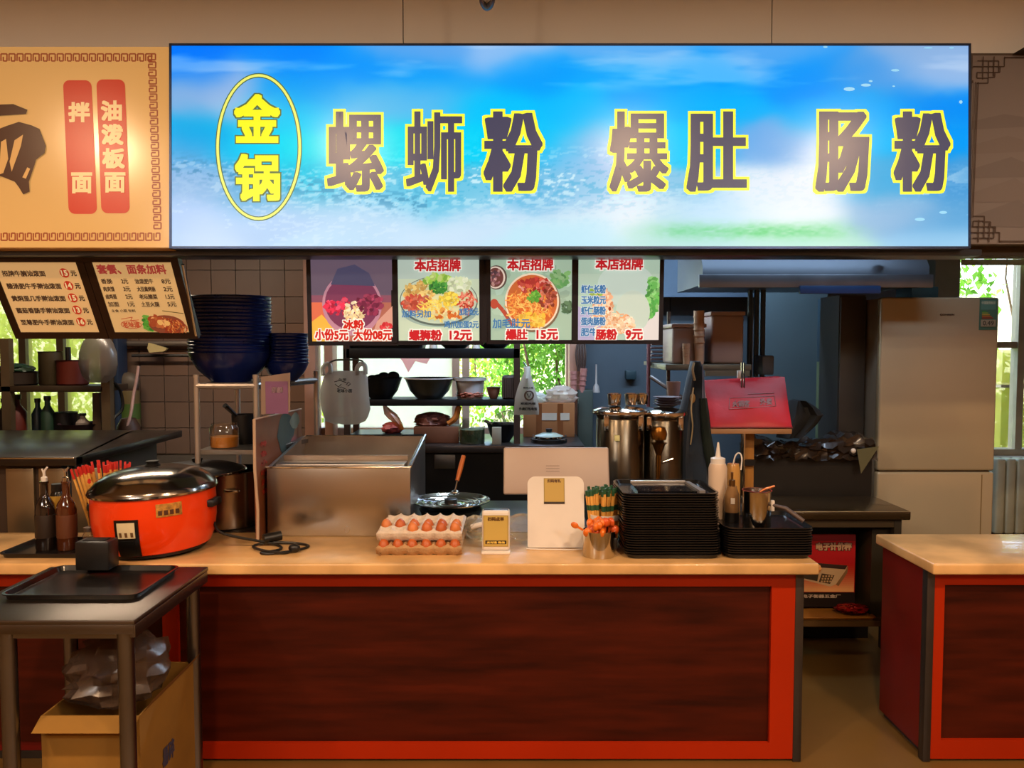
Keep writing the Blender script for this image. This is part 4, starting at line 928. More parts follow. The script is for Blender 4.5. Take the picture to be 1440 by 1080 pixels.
# steel cup with orange wrapped spoons and a green chopstick bundle behind it
sx_, sy_ = xr(842, 2.99, .85), 2.985
t = thing('steel_cup', 'shiny steel cup full of orange wrapped spoons before the trays', 'cup', (sx_, sy_, CT))
B().lathe([(0, 0), (.062, 0), (.064, .004), (.064, .10), (.066, .102), (.062, .102), (.06, .006), (0, .006)], (sx_, sy_, CT), 36).obj('wall', chrome, t)
B().box(sx_+.045, sx_+.068, sy_-.03, sy_-.012, CT+.03, CT+.075, .004).obj('tab', black, t)
orn = [mat('orange_plastic', '#e0701c', .3, 0, .25, 20, coat=.3), mat('amber_plastic', '#c8501c', .3, 0, .25, 20)]
for k in range(26):
    a = R.random()*2*PI; q = .045*math.sqrt(R.random()); x, y = sx_+q*math.cos(a), sy_+q*math.sin(a); z = CT+.02
    t = thing('wrapped_spoon', 'orange wrapped spoon standing in the steel cup', 'spoon', (x, y, z), 'orange spoons in the steel cup', (-math.sin(a)*q*5, math.cos(a)*q*6, R.random()*6))
    l_ = R.uniform(.085, .125); m_ = R.choice(orn)
    lpart(B().box(-.004, .004, -.002, .002, 0, l_-.02), 'handle', m_, t); lpart(B().ball((0, 0, l_-.008), .018, .012, .019, 10, 8), 'bowl', m_, t)
t = thing('wrapped_spoon', 'orange wrapped spoon sticking out far left from the cup', 'spoon', (sx_-.045, sy_, CT+.09), None, (0, -1.05, 0))
lpart(B().box(-.004, .004, -.002, .002, 0, .05), 'handle', orn[0], t); lpart(B().ball((0, 0, .058), .012, .006, .016), 'bowl', orn[0], t)
gx, gy = xr(850, 3.12, .95), 3.12
t = thing('paper_cup', 'orange and white printed cup holding the green chopstick packets', 'cup', (gx, gy, CT))
B().lathe([(0, 0), (.05, 0), (.062, .135), (.059, .135), (.048, .004), (0, .004)], (gx, gy, CT), 28).obj('wall', mat('orange_cup', '#e07a28', .5, 0, .4, 12), t); B().lathe([(.0615, .115), (.063, .12), (.063, .136), (.0615, .137)], (gx, gy, CT), 28).obj('white_band', white, t)
for k in range(46):
    a = R.random()*2*PI; q = math.sqrt(R.random()); dx, dy = .05*q*math.cos(a), .045*q*math.sin(a)
    stick(gx+dx, gy+dy, CT+.006, .232+R.uniform(-.006, .012), dx*2.6, -dy*1.3, .0052, 'green printed paper chopstick packet standing in the orange cup', 'green chopstick packets', greenp, .022, low=.148)
# ---- stacks of black trays
TX0, TX1 = xr(876, 3.0, .9), xr(1010, 3.0, .9)
tr0 = tray_b(-(TX1-TX0)/2, (TX1-TX0)/2, -.16, .16, 0, .018, .04, .014).obj('serving_tray', trayb, loc=(0, 0, 0))
cxT = (TX0+TX1)/2; NT = 26; zt4 = CT
tag(tr0, 'black serving tray in the tall stack on the counter', 'tray', 'trays of the tall stack'); tr0.location = (cxT, 3.08, CT+.001)
for k in range(1, NT):
    o = tr0.copy(); COL.objects.link(o); o.location = (cxT-.002+R.uniform(-.0025, .0025)-k*.0004, 3.08+R.uniform(-.003, .003)+.001*k*.5, CT+.001+k*.0094); o.rotation_euler = (0, 0, R.uniform(-.008, .008))
    if k == NT-1: o['label'] = 'topmost black tray of the tall stack beside the chopsticks'; del o['group']
TZ = CT+.001+(NT-1)*.0094
t = thing('tablet', 'grey edged black tablet lying on the tall tray stack', 'tablet', (cxT, 3.1, TZ+.02))
U0, U1 = xr(1012, 3.02, .9), xr(1133, 3.02, .9); cxU = (U0+U1)/2; NU = 12
su = tray_b(-(U1-U0)/2, (U1-U0)/2, -.16, .16, 0, .018, .04, .014).obj('serving_tray', trayb, loc=(0, 0, 0)); tag(su, 'black serving tray in the short stack at the counter end', 'tray', 'trays of the short stack'); su.location = (cxU, 3.08, CT+.001)
for k in range(1, NU):
    o = su.copy(); COL.objects.link(o); o.location = (cxU+R.uniform(-.002, .002), 3.08+R.uniform(-.002, .002), CT+.001+k*.0094); o.rotation_euler = (0, 0, R.uniform(-.006, .006))
    if k == NU-1: o['label'] = 'topmost black tray of the short stack under the steel pot'; del o['group']
UZ = CT+.001+(NU-1)*.0094+.004
lpart(B().box(-.13, .10, .085, .10, -.012, .004, .003), 'far_edge', mat('tablet_grey', '#a8a29c', .3, .6), t)
lpart(B().prism([(.105, -.13), (.128, -.13), (.112, .08), (.096, .08)], -.015, .003, ax='z'), 'side_edge', _M['tablet_grey'], t)
lpart(B().box(-.13, .105, -.10, .088, -.016, -.006), 'screen', mat('screen_black', '#08070a', .15), t)
# things standing on the short stack
def squeeze(px, Y, z, w_, zt5, label, body, tip, band=None):
    x = xr(px, Y, z+.1); h = zt5-z; t = thing('squeeze_bottle', label, 'bottle', (x, Y, z))
    B().lathe([(0, 0), (w_, 0), (w_*1.02, .008), (w_*1.02, h*.66), (w_*.86, h*.72), (0, h*.72)], (x, Y, z), 24).obj('body', body, t)
    B().lathe([(0, h*.72), (w_*.8, h*.72), (w_*.8, h*.79), (w_*.3, h*.81), (w_*.2, h*.9), (w_*.1, h), (0, h)], (x, Y, z), 20).obj('nozzle', tip, t)
    if band: B().lathe([(0, .001), (w_*1.04, .001), (w_*1.04, h*.3), (0, h*.3)], (x, Y, z), 24).obj('dark_sauce', band, t)
squeeze(1009, 3.17, UZ, .037, zr(622, 3.17), 'white squeeze bottle standing on the short tray stack', mat('milky_plastic', '#cdb8a4', .35, 0, .05, 4), white)
t = thing('sauce_bottle', 'small brown sauce bottle with pump cap on the short tray stack', 'bottle', (xr(1029, 3.1, 1), 3.1, UZ))
x = xr(1029, 3.1, 1.0); h = zr(664, 3.1)-UZ
B().lathe([(0, 0), (.028, 0), (.03, .01), (.029, h*.55), (.02, h*.68), (.02, h*.72), (0, h*.72)], (x, 3.1, UZ), 22).obj('body', mat('amber_glass', '#8a6a48', .15, 0, .15, 6, coat=.5), t)
B().lathe([(0, .0), (.0305, .001), (.0305, h*.2), (0, h*.2)], (x, 3.1, UZ), 22).obj('dark_sauce', black, t)
B().box(x-.012, x+.004, 3.069, 3.0725, UZ+h*.38, UZ+h*.5).obj('label_patch', white, t); B().lathe([(0, h*.72), (.013, h*.72), (.013, h*.84), (.005, h*.86), (.005, h), (0, h)], (x, 3.1, UZ), 14).obj('pump', mat('bronze_cap', '#7a5a34', .3, .8), t)
t = thing('pump_dispenser', 'yellowish capped dispenser behind the squeeze bottle with curved spout', 'dispenser', (xr(1030, 3.22, 1.1), 3.22, UZ)); x = xr(1030, 3.23, 1.1); h = zr(634, 3.22)-UZ
B().lathe([(0, 0), (.03, 0), (.03, h*.72), (.024, h*.8), (0, h*.8)], (x, 3.22, UZ), 20).obj('body', mat('yellow_liquid_bottle', '#b88a48', .25, 0, .1, 5, coat=.4), t)
B().tube(smooth([(x, 3.22, UZ+h*.8), (x+.008, 3.215, UZ+h*.93), (x+.022, 3.21, UZ+h*.97), (x+.03, 3.2, UZ+h*.9), (x+.024, 3.19, UZ+h*.72)]), .003).obj('spout', white, t)
px_, pz = xr(1064, 3.0, .95), UZ
t = thing('milk_pot', 'small steel pot of sauce with slanting grey handle', 'pot', (px_, 3.0, UZ)); h = zr(690, 3.0)-UZ
B().lathe([(0, 0), (.05, 0), (.054, .006), (.054, h), (.058, h+.003), (.052, h+.003), (.05, .01), (0, .008)], (px_, 3.0, UZ), 32).obj('pot_body', chrome, t)
B().lathe([(0, h-.008), (.051, h-.008)], (px_, 3.0, UZ), 24).obj('sauce', mat('red_brown_sauce', '#3a0c08', .3, 0, .5, 40, .4), t)
B().box(px_+.052, px_+.066, 2.985, 3.0, UZ+h*.45, UZ+h*.75, .003).obj('handle_bracket', white, t)
B().tube([(px_+.06, 2.99, UZ+h*.62), at(1105, 715, 2.96), at(1130, 733, 2.93)], [.006, .009, .009], 10).obj('handle', mat('grey_handle', '#4a3c38', .45), t)
B().tube(smooth([(px_+.01, 3.0, UZ+h-.005), (px_+.03, 3.0, UZ+h+.006), (px_+.05, 3.0, UZ+h+.012), (px_+.068, 2.995, UZ+h+.02)]), [.01]+[.005]*18 if 0 else .005).obj('spoon', mat('copper_spoon', '#c87848', .25, .7), t)
# ================================================================ KITCHEN, LEFT: rack with navy bowls
YR0, YR1 = 3.42, 3.93
rackm = mat('rack_steel', '#b4aca6', .3, .65, .05, 3); rz = zr(541, YR0); rx0, rx1 = xr(279, YR0), xr(362, YR0)
t = thing('steel_rack', 'steel rack with bright posts carrying the navy bowls', 'rack', ((rx0+rx1)/2, 3.6, .8))
for (x, y) in ((rx0, YR0), (rx1, YR0), (rx0, YR1), (xr(446, YR1), YR1)):
    B().lathe([(0, 0), (.0125, 0), (.0125, rz+.03-.8), (.014, rz+.03-.8), (.014, rz+.045-.8), (0, rz+.047-.8)], (x, y, .8), 14).obj('post', rackm, t)
rx2 = xr(446, YR1)
B().prism([(rx0, YR0), (rx1, YR0), (rx2, YR1), (rx0, YR1)], rz-.02, rz+.006, ax='z').obj('shelf_board', mat('shelf_steel', '#8f8a84', .3, .9), t)
B().prism([(rx0, YR0), (rx1, YR0), (rx2, YR1), (rx0, YR1)], zr(633, YR0)-.02, zr(633, YR0), ax='z').obj('shelf_board', _M['shelf_steel'], t)
B().tube([(rx0, YR0, rz-.005), (rx1, YR0, rz-.005)], .013).tube([(rx1, YR0, rz), (rx2, YR1, rz)], .012).obj('rail', rackm, t)
def bowl_mesh(r, h, th=.004, foot=.45):
    return B().lathe([(0, .004), (r*foot, .004), (r*foot, 0), (r*foot+.005, 0), (r*foot+.01, .008), (r*.78, h*.4), (r*.95, h*.8), (r, h), (r+.004, h+.002), (r+.001, h+.005), (r-.004, h+.002), (r*.9, h*.75), (r*.6, h*.3), (0, .012)], n=40)
def bowlstack(cx, cyy, z, r, h, n, dz, lab, top, grp, m):
    b0 = None
    for k in range(n):
        if b0 is None: o = b0 = bowl_mesh(r, h).obj('noodle_bowl', m, loc=(0, 0, 0))
        else: o = b0.copy(); COL.objects.link(o)
        o.location = (cx+R.uniform(-.002, .002), cyy+R.uniform(-.002, .002), z+k*dz); o.rotation_euler = (R.uniform(-.012, .012), R.uniform(-.012, .012), R.random())
        tag(o, lab, 'bowl', grp)
        if k == n-1: o['label'] = top; del o['group']
bm_ = mat('navy_melamine', '#0c1b56', .28, 0, .15, 5)
z1_ = rz+.007; r1 = (xr(381, 3.56)-xr(269, 3.56))/2; cx1 = xr(325, 3.58)
zt6 = zr(418, 3.56); h1_ = .135; n1_ = 17
bowlstack(cx1, 3.6, z1_, r1, h1_, n1_, (zt6-z1_-h1_)/(n1_-1), 'navy blue noodle bowl in the tall wide stack', 'topmost navy bowl of the tall wide stack on the rack', 'tall stack of navy bowls', bm_)
r2 = (xr(436, 3.62)-xr(374, 3.62))/2; cx2 = cx1+r1*.0+ (xr(404, 3.62)-cx1)
n2_ = 10; zt7 = zr(470, 3.6)
bowlstack(xr(404, 3.70), 3.70+.0, z1_, r2*1.02, .085, n2_, (zt7-z1_-.085)/(n2_-1), 'smaller navy blue bowl in the lower stack', 'topmost navy bowl of the lower stack beside the tall one', 'lower stack of navy bowls', bm_)
# things on the lower shelf of the rack
zs = zr(633, YR0)
t = thing('glass_jar', 'glass jar of amber sauce on the rack under the navy bowls', 'jar', (xr(316, 3.52), 3.52, zs))
x = xr(316, 3.52, zs)
B().lathe([(0, 0), (.06, 0), (.065, .01), (.065, .09), (.058, .1), (.058, .11)], (x, 3.52, zs), 24).obj('glass_body', jarglass, t); B().lathe([(0, .002), (.062, .004), (.062, .05), (0, .052)], (x, 3.52, zs), 24).obj('sauce', mat('amber_sauce', '#c8782c', .3), t)
x = xr(343, 3.66, zs)
t = thing('sauce_pot', 'black pot with a long black ladle on the rack shelf', 'pot', (x, 3.66, zs))
B().lathe([(0, 0), (.05, 0), (.055, .14), (.05, .14), (.045, .01), (0, .01)], (x, 3.66, zs), 24).obj('pot_body', blackm, t); B().tube([(x, 3.66, zs+.1), at(316, 570, 3.55)], [.007, .012], 8).obj('ladle_handle', black, t)
# steel stock pot with black domed wok lid
spx = xr(318, 3.45, 1.0); 
t = thing('stock_pot', 'steel stock pot standing right behind the orange cooker', 'pot', (spx, 3.5, CT)); 
B().lathe([(0, 0), (.15, 0), (.155, .006), (.155, .25), (.16, .253), (.15, .254), (.148, .01), (0, .01)], (spx-.02, 3.53, CT), 44).obj('pot_body', mat('pot_steel', '#9a8a78', .25, 1, .1, 4), t)
for a in (-.35, .45): B().tube(smooth([(spx-.02+.155*math.sin(a)-.03, 3.53-.155*math.cos(a), CT+.18), (spx-.02+.155*math.sin(a)-.02, 3.51-.155*math.cos(a), CT+.18), (spx-.02+.155*math.sin(a)+.03, 3.51-.155*math.cos(a), CT+.18), (spx-.02+.155*math.sin(a)+.035, 3.53-.155*math.cos(a), CT+.18)]), .006).obj('handle', chrome, t)
lx, lz = xr(275, 3.44, 1.07), CT+.255
t = thing('wok_cover', 'wide black lid with bright steel rim on the stock pot', 'lid', (lx, 3.46, lz))
B().lathe([(0, .0), (.20, .0), (.207, .004), (.2, .012), (.15, .03), (.06, .042), (0, .044)], (lx, 3.46, lz), 52).obj('dome', blackm, t); B().lathe([(.2, .0), (.209, -.002), (.213, .004), (.209, .009), (.2, .01)], (lx, 3.46, lz), 52).obj('rim', chrome, t)
B().lathe([(0, .043), (.02, .043), (.024, .06), (0, .062)], (lx, 3.46, lz), 16).obj('knob', black, t)
# leaning display board + purple leaflet
bp = [Vector((-1.070, 3.2, CT+.001)), Vector((-1.080, 3.95, CT+.001)), Vector((-1.086, 3.95, 1.298)), Vector((-1.077, 3.2, 1.315))]
t = thing('display_board', 'brown printed stand-up board with white edge left of the boiler', 'display board', (-1.075, 3.22, CT))
def quadslab(P, th, n=Vector((0, 1, 0))):
    b = B(); b.add([*P, *[p+n*th for p in P]], [(0, 1, 2, 3), (7, 6, 5, 4), (0, 4, 5, 1), (1, 5, 6, 2), (2, 6, 7, 3), (3, 7, 4, 0)]); return b
quadslab(bp, .008, Vector((-1, 0, 0))).obj('board_panel', mat('board_brown', '#7a4426', .45, 0, .3, 3), t)
B().tube([bp[3], bp[3].lerp(bp[0], .4)+Vector((-.004, 0, 0)), bp[3].lerp(bp[0], .75)+Vector((.004, 0, 0)), bp[0]], .0065).tube([bp[3], bp[2]], .004).obj('white_edge', mat('edge_white', '#b89c84', .5), t)
fx = lambda u, v, d=.003: bp[0].lerp(bp[1], u).lerp(bp[3].lerp(bp[2], u), v)+Vector((d, 0, 0))
def blob(u, v, ru, rv, col, d, nm):
    b = B(); n = 18; rs = random.Random(int(u*99)); b.add([fx(u+ru*math.cos(2*PI*i/n)*rs.uniform(.8, 1.1), v+rv*math.sin(2*PI*i/n)*rs.uniform(.85, 1.1), d) for i in range(n)], [tuple(range(n))]); return b.obj(nm, mat('print_'+col[1:], col, .5, 0, .3, 12), t)
blob(.62, .80, .2, .2, '#33403c', .0015, 'printed_figure'); blob(.80, .62, .12, .14, '#8a4848', .002, 'printed_figure'); blob(.82, .9, .12, .08, '#7c7c68', .0025, 'printed_figure')
for k, ch in enumerate('特色小吃美食'):
    b = B(); q0 = .80-k*.08
    for p in textpolys(ch, .09, q0-.045, .2, q0, .003): b.add([fx(a_, b_, .002) for a_, b_ in p], [tuple(range(len(p)))])
    b.obj('red_character', mat('board_red', '#b83828', .5), t)
pp = [at(367, 583, 3.40), at(408, 578, 3.40), at(408, 524, 3.40), at(367, 530, 3.40)]
t = thing('leaflet', 'purple printed leaflet fixed to the rack post', 'leaflet', (pp[0].x, 3.40, pp[0].z))
quadslab(pp, .002).obj('sheet', mat('leaflet_grey', '#8a7468', .5), t)
q = [pp[0].lerp(pp[2], .08), 0, 0, 0]; gx0, gx1 = pp[0].x, pp[1].x
B().box(gx0+.022, gx1-.008, 3.398, 3.3995, pp[0].z+.004, pp[3].z-.02).obj('purple_print', mat('purple_ink', '#7a5078', .5), t)
b = B()
for p in textpolys('招聘启事', gx0+.05, pp[3].z-.07, gx1-.03, pp[3].z-.045, .0006): b.add([(a_, 3.3975, b_) for a_, b_ in p], [tuple(range(len(p)))])
b.obj('lettering', mat('leaflet_pale', '#c8b0b8', .5), t)
# wall fittings at the left: pipes, hook, plug, cable, hanging bags
t = thing('pipe_rail', 'thin horizontal pipe crossing the tiled wall above the cable', 'pipe', (xr(220, 6.1), 6.12, zr(483, 6.1)))
B().tube([(xr(165, 6.1), 6.12, zr(483, 6.1)), (xr(282, 6.1), 6.12, zr(483, 6.1))], .022).obj('pipe', mat('pipe_grey', '#8a7c70', .4, .5), t); B().tube([(xr(188, 6.1), 6.1, zr(500, 6.1)), (xr(275, 6.1), 6.1, zr(500, 6.1))], .012).obj('thin_pipe', dsteel, t)
solo(B().prism([(xr(208, 6.0), zr(482, 6.0)), (xr(234, 6.0), zr(490, 6.0)), (xr(230, 6.0), zr(494, 6.0)), (xr(209, 6.0), zr(496, 6.0)), (xr(206, 6.0), zr(490, 6.0))], 6.04, 6.07), 'paper_tag', mat('cream_tag', '#e8d090', .6, em=0), 'small cream paper wedge hung over the wall pipe', 'tag')
struct(B().box(xr(166, 6.0), xr(173, 6.0), 5.95, 6.1, .9, 2.3, .01), 'trim_6', mat('blue_post', '#2e3e58', .5))
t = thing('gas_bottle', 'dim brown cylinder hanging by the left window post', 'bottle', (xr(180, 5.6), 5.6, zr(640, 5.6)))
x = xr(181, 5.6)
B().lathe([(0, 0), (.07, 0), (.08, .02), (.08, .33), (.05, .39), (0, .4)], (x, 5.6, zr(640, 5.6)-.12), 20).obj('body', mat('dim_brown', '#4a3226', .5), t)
t = thing('filter_bottle', 'upright water filter with green label on the wall', 'filter', (xr(179, 5.9), 6.0, zr(605, 6)))
x = xr(179, 6.0); z = zr(604, 6.0)
B().lathe([(0, 0), (.07, 0), (.075, .02), (.075, .3), (0, .31)], (x, 6.05, z), 20).obj('body', mat('filter_tan', '#7c6a44', .5), t); B().lathe([(.076, .08), (.077, .081), (.077, .2), (.076, .201)], (x, 6.05, z), 20).obj('green_label', mat('filter_green', '#4f6a2c', .5), t)
B().ball((x-.01, 6.05, zr(538, 6)), .09, .06, .08).obj('valve_head', mat('valve_grey', '#6a5e50', .5), t); B().tube([(x, 6.05, z+.3), (x, 6.05, zr(538, 6))], .05).obj('neck', mat('dim_brown', '#4a3226'), t)
def cable(nm, label, pts, r, m): return solo(B().tube(smooth(pts), r, 6), nm, m, label, 'cable')
cable('white_cable', 'white cable hanging down the tiled wall to the worktop', [at(195, 515, 5.6), at(192, 535, 5.6), at(188, 555, 5.6), at(182, 590, 5.55), at(168, 624, 5.5), at(165, 632, 5.4), at(165, 644, 5.2)], .011, mat('cable_pink', '#c8a098', .5))
cable('black_cable', 'black cable curving from the shelf to the wall valve', [at(146, 535, 5.3), at(160, 538, 5.35), at(170, 552, 5.4), at(172, 575, 5.4), at(160, 589, 5.35), at(157, 606, 5.3), at(168, 620, 5.3)], .010, black)
# neighbour shelf in front of the left window
YS = 5.2
t = thing('bottle_shelf', 'two-tier shelf across the left window holding bottles and pots', 'shelf', (xr(60, YS), 5.3, zr(622, YS)))
zA, zC = zr(543, YS), zr(612, YS); xl, xr_ = -4.3, xr(146, YS)
for z_ in (zA, zC): B().box(xl, xr_, YS, YS+.35, z_-.04, z_, .003).obj('shelf_board', mat('shelf_dark', '#3a2c1c', .5, .3), t)
for px__ in (10, 150): B().box(xr(px__, YS)-.03, xr(px__, YS)+.03, YS+.0, YS+.05, 0, zr(476, YS)).obj('post', mat('shelf_post', '#6a5a44', .4, .4), t)
B().box(xl, xr_, YS+.0, YS+.5, zr(640, YS)-.05, zr(640, YS), .003).obj('shelf_board', _M['shelf_dark'], t)
def potty(px, w_, h, z, Y, nm, label, m, cat, prof='pot'):
    x = xr(px, Y, z); t = thing(nm, label, cat, (x, Y, z))
    if prof == 'pot': B().lathe([(0, 0), (w_*.9, 0), (w_, .01), (w_, h), (w_+.006, h+.004), (w_-.006, h+.004), (w_*.85, .01), (0, .01)], (x, Y, z), 24).obj('pot_body', m, t)
    elif prof == 'bottle':
        B().lathe([(0, 0), (w_, 0), (w_, h*.55), (w_*.4, h*.75), (w_*.38, h*.88), (0, h*.88)], (x, Y, z), 18).obj('body', m, t); B().lathe([(0, h*.88), (w_*.5, h*.88), (w_*.5, h), (0, h)], (x, Y, z), 14).obj('cap', black, t)
    elif prof == 'bowl': B().lathe([(0, 0), (w_*.5, 0), (w_*.8, h*.4), (w_, h), (w_+.006, h+.003), (w_-.006, h), (w_*.7, h*.35), (0, .01)], (x, Y, z), 30).obj('bowl', m, t)
    return t
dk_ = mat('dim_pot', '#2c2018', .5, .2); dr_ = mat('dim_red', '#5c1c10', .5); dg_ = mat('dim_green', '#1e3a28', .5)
Yp = 5.36
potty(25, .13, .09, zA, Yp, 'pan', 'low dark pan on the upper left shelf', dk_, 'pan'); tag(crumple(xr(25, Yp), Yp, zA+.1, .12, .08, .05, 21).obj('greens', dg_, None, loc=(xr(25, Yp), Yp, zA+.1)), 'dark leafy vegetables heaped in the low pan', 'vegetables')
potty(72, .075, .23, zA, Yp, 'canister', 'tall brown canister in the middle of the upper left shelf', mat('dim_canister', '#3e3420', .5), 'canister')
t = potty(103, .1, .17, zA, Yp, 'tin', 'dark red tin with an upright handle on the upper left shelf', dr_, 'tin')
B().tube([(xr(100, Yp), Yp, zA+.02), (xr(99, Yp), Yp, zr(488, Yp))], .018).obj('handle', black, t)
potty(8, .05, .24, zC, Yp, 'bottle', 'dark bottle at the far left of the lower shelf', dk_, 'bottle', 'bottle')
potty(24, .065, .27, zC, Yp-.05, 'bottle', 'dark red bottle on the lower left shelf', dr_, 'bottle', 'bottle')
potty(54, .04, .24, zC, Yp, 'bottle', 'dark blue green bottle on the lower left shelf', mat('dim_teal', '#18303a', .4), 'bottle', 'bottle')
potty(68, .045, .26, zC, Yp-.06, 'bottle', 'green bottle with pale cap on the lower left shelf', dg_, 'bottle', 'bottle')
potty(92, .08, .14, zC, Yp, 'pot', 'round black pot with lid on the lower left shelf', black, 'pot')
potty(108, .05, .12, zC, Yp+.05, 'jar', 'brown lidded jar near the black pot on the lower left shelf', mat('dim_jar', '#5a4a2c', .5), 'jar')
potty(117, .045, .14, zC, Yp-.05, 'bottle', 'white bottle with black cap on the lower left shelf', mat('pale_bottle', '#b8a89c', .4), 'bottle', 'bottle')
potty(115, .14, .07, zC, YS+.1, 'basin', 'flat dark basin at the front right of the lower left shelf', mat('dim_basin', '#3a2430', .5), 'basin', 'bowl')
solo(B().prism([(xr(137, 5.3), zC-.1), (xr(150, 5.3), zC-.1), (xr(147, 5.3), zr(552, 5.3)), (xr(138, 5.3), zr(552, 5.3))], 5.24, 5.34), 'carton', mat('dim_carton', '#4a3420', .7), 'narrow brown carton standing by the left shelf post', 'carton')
def bag(pts, Y, d, nm, m, label, mk=None, n=14, name='hanging_bag'):
    # puffed bag: outline rows (y pixel, x left, x right), depth d
    cx_ = sum(a+b for _, a, b in pts)/len(pts)/2
    t = thing(name, label, 'bag', at(cx_, pts[0][0], Y))
    vv = []; ff = []; rows = []
    rs = random.Random(int(cx_))
    for j, (py, a, b) in enumerate(pts):
        f = math.sin(PI*min(.97, max(.03, (j+.4)/(len(pts)))))**.6
        for i in range(n):
            an = 2*PI*i/n; u = .5+.5*math.cos(an); dd = d*math.sin(an)*f*(1+.25*rs.uniform(-1, 1))
            P_ = at(a+(b-a)*u, py, Y); vv.append((P_.x, Y-dd, P_.z+rs.uniform(-.003, .003)))
    for j in range(len(pts)-1): ff += [(j*n+i, j*n+(i+1) % n, (j+1)*n+(i+1) % n, (j+1)*n+i) for i in range(n)]
    ff += [tuple(range(n)), tuple((len(pts)-1)*n+i for i in range(n))[::-1]]
    B().add(vv, ff, True).obj('bag_body', m, t); return t
bag([(470, 128, 148), (480, 118, 158), (495, 113, 164), (512, 112, 165), (528, 116, 162), (538, 126, 150)], 5.17, .08, 'x', filmmat('grey_film', '#8c8078', .8, .3), 'plump grey plastic bag hanging above the left shelf', name='plastic_bag')
# white bag with sketched face logo, hanging before the window
YB = 4.3
t = bag([(522, 462, 512), (530, 455, 517), (545, 451, 518), (560, 450, 519), (575, 452, 521), (585, 455, 518), (592, 458, 514), (596, 470, 505)], YB, .05, 'x', bagw, 'beige carrier bag with black logo hanging left of the window shelf', name='carrier_bag')
for (a, b_) in ((455, 464), (503, 513)):
    pp_ = [at(a, 528, YB-.01), at(a-1, 518, YB), at(a+4, 512, YB), at(b_, 514, YB), at(b_+1, 526, YB-.01)]
    B().tube(smooth(pp_), .013, 8).obj('loop_handle', bagw, t)
YL = YB-.056
def inkgroup(lines, texts, root, Y, name='logo', m=None):
    mm = m or mat('logo_ink', '#2a2020', .6)
    for pts_, wd in lines:
        b = B().tube([at(*p, Y) for p in pts_], wd*Y/F/2, 4, False); b.obj('logo_line', mm, root)
    for s, x0, y0, x1, y1, bo in texts:
        b = B()
        for pl_ in textpolys(s, x0, -y1, x1, -y0, bo): b.add([at(a_, -b_2, Y) for a_, b_2 in pl_], [tuple(range(len(pl_)))])
        b.obj('logo_text', mm, root)
inkgroup([([(470, 537), (478, 535), (487, 538)], 1), ([(471, 540), (476, 544), (480, 540)], 1), ([(487, 541), (490, 537), (493, 540), (489, 543)], 1), ([(474, 547), (480, 544), (486, 547)], .8)], [('老味小面', 474, 547, 495, 552, .1), ('外带', 476, 532, 487, 536, .05)], t, YL)
# ---------------------------------------------------------------- window shelf unit
YU0, YU1 = 5.38, 5.72
t = thing('kitchen_shelf', 'black three-tier shelf unit in front of the middle window', 'shelf', (xr(608, YU0), 5.55, 0))
ux0, ux1 = xr(484, YU0), xr(731, YU0); zTop, zMid, zBot = zr(490, YU0)-.0, zr(562, YU0), zr(624, YU0)
for z_, th in ((zTop, .07), (zMid, .045)): B().box(ux0, ux1, YU0, YU1, z_-th, z_, .004).obj('shelf_board', blackm, t)
for x_ in (ux0+.02, ux1-.02):
    for y_ in (YU0+.0, YU1-.03): B().box(x_-.022, x_+.022, y_, y_+.03, zBot, zTop+.03).obj('post', mat('shelf_post_dark', '#4a3a34', .4, .4), t)
tb = thing('stove_table', 'long black table below the window shelf carrying pots', 'table', (xr(700, 5.3), 5.5, 0))
B().box(xr(595, 5.28), xr(822, 5.28), 5.28, 6.0, zBot-.05, zBot, .004).obj('table_top', mat('table_top_dark', '#4c4442', .3, .6), tb)
B().box(xr(597, 5.3), xr(820, 5.3), 5.34, 5.95, 0, zBot-.05).obj('table_body', mat('stove_body', '#1c1a1a', .4, .4), tb)
B().box(xr(610, 5.3), xr(640, 5.3), 5.32, 5.34, zr(660, 5.3), zr(640, 5.3), .004).obj('control_plate', dsteel, tb)
dkp = mat('dark_pot', '#24262a', .35, .5); Yq = 5.5
# top tier
solo(tray_b(xr(487, Yq), xr(598, Yq), 5.4, 5.68, zTop, .03), 'oven_tray', dkp, 'long shallow dark tray on top of the window shelf', 'tray')
solo(B().box(xr(512, Yq), xr(590, Yq), 5.5, 5.6, zTop+.03, zTop+.06, .004), 'paper_pack', mat('pale_pack', '#cbb8c0', .6), 'pale paper pack lying in the tray on top of the shelf', 'pack')
for px_, w_, lb in ((640, .14, 'dark round pan in the middle of the top shelf'), (695, .14, 'dark ribbed pan at the right end of the top shelf')):
    tt = potty(px_, w_, .085, zTop, Yq, 'pan', lb, dkp, 'pan', 'bowl')
for px_ in (610, 670): solo(B().lathe([(0, 0), (.03, 0), (.02, .05), (.008, .07), (0, .07)], (xr(px_, 5.42), 5.42, zTop), 16), 'white_cup', white, 'small white upturned cup %s on the top shelf' % ('between tray and first pan' if px_ == 610 else 'between the two dark pans'), 'cup')
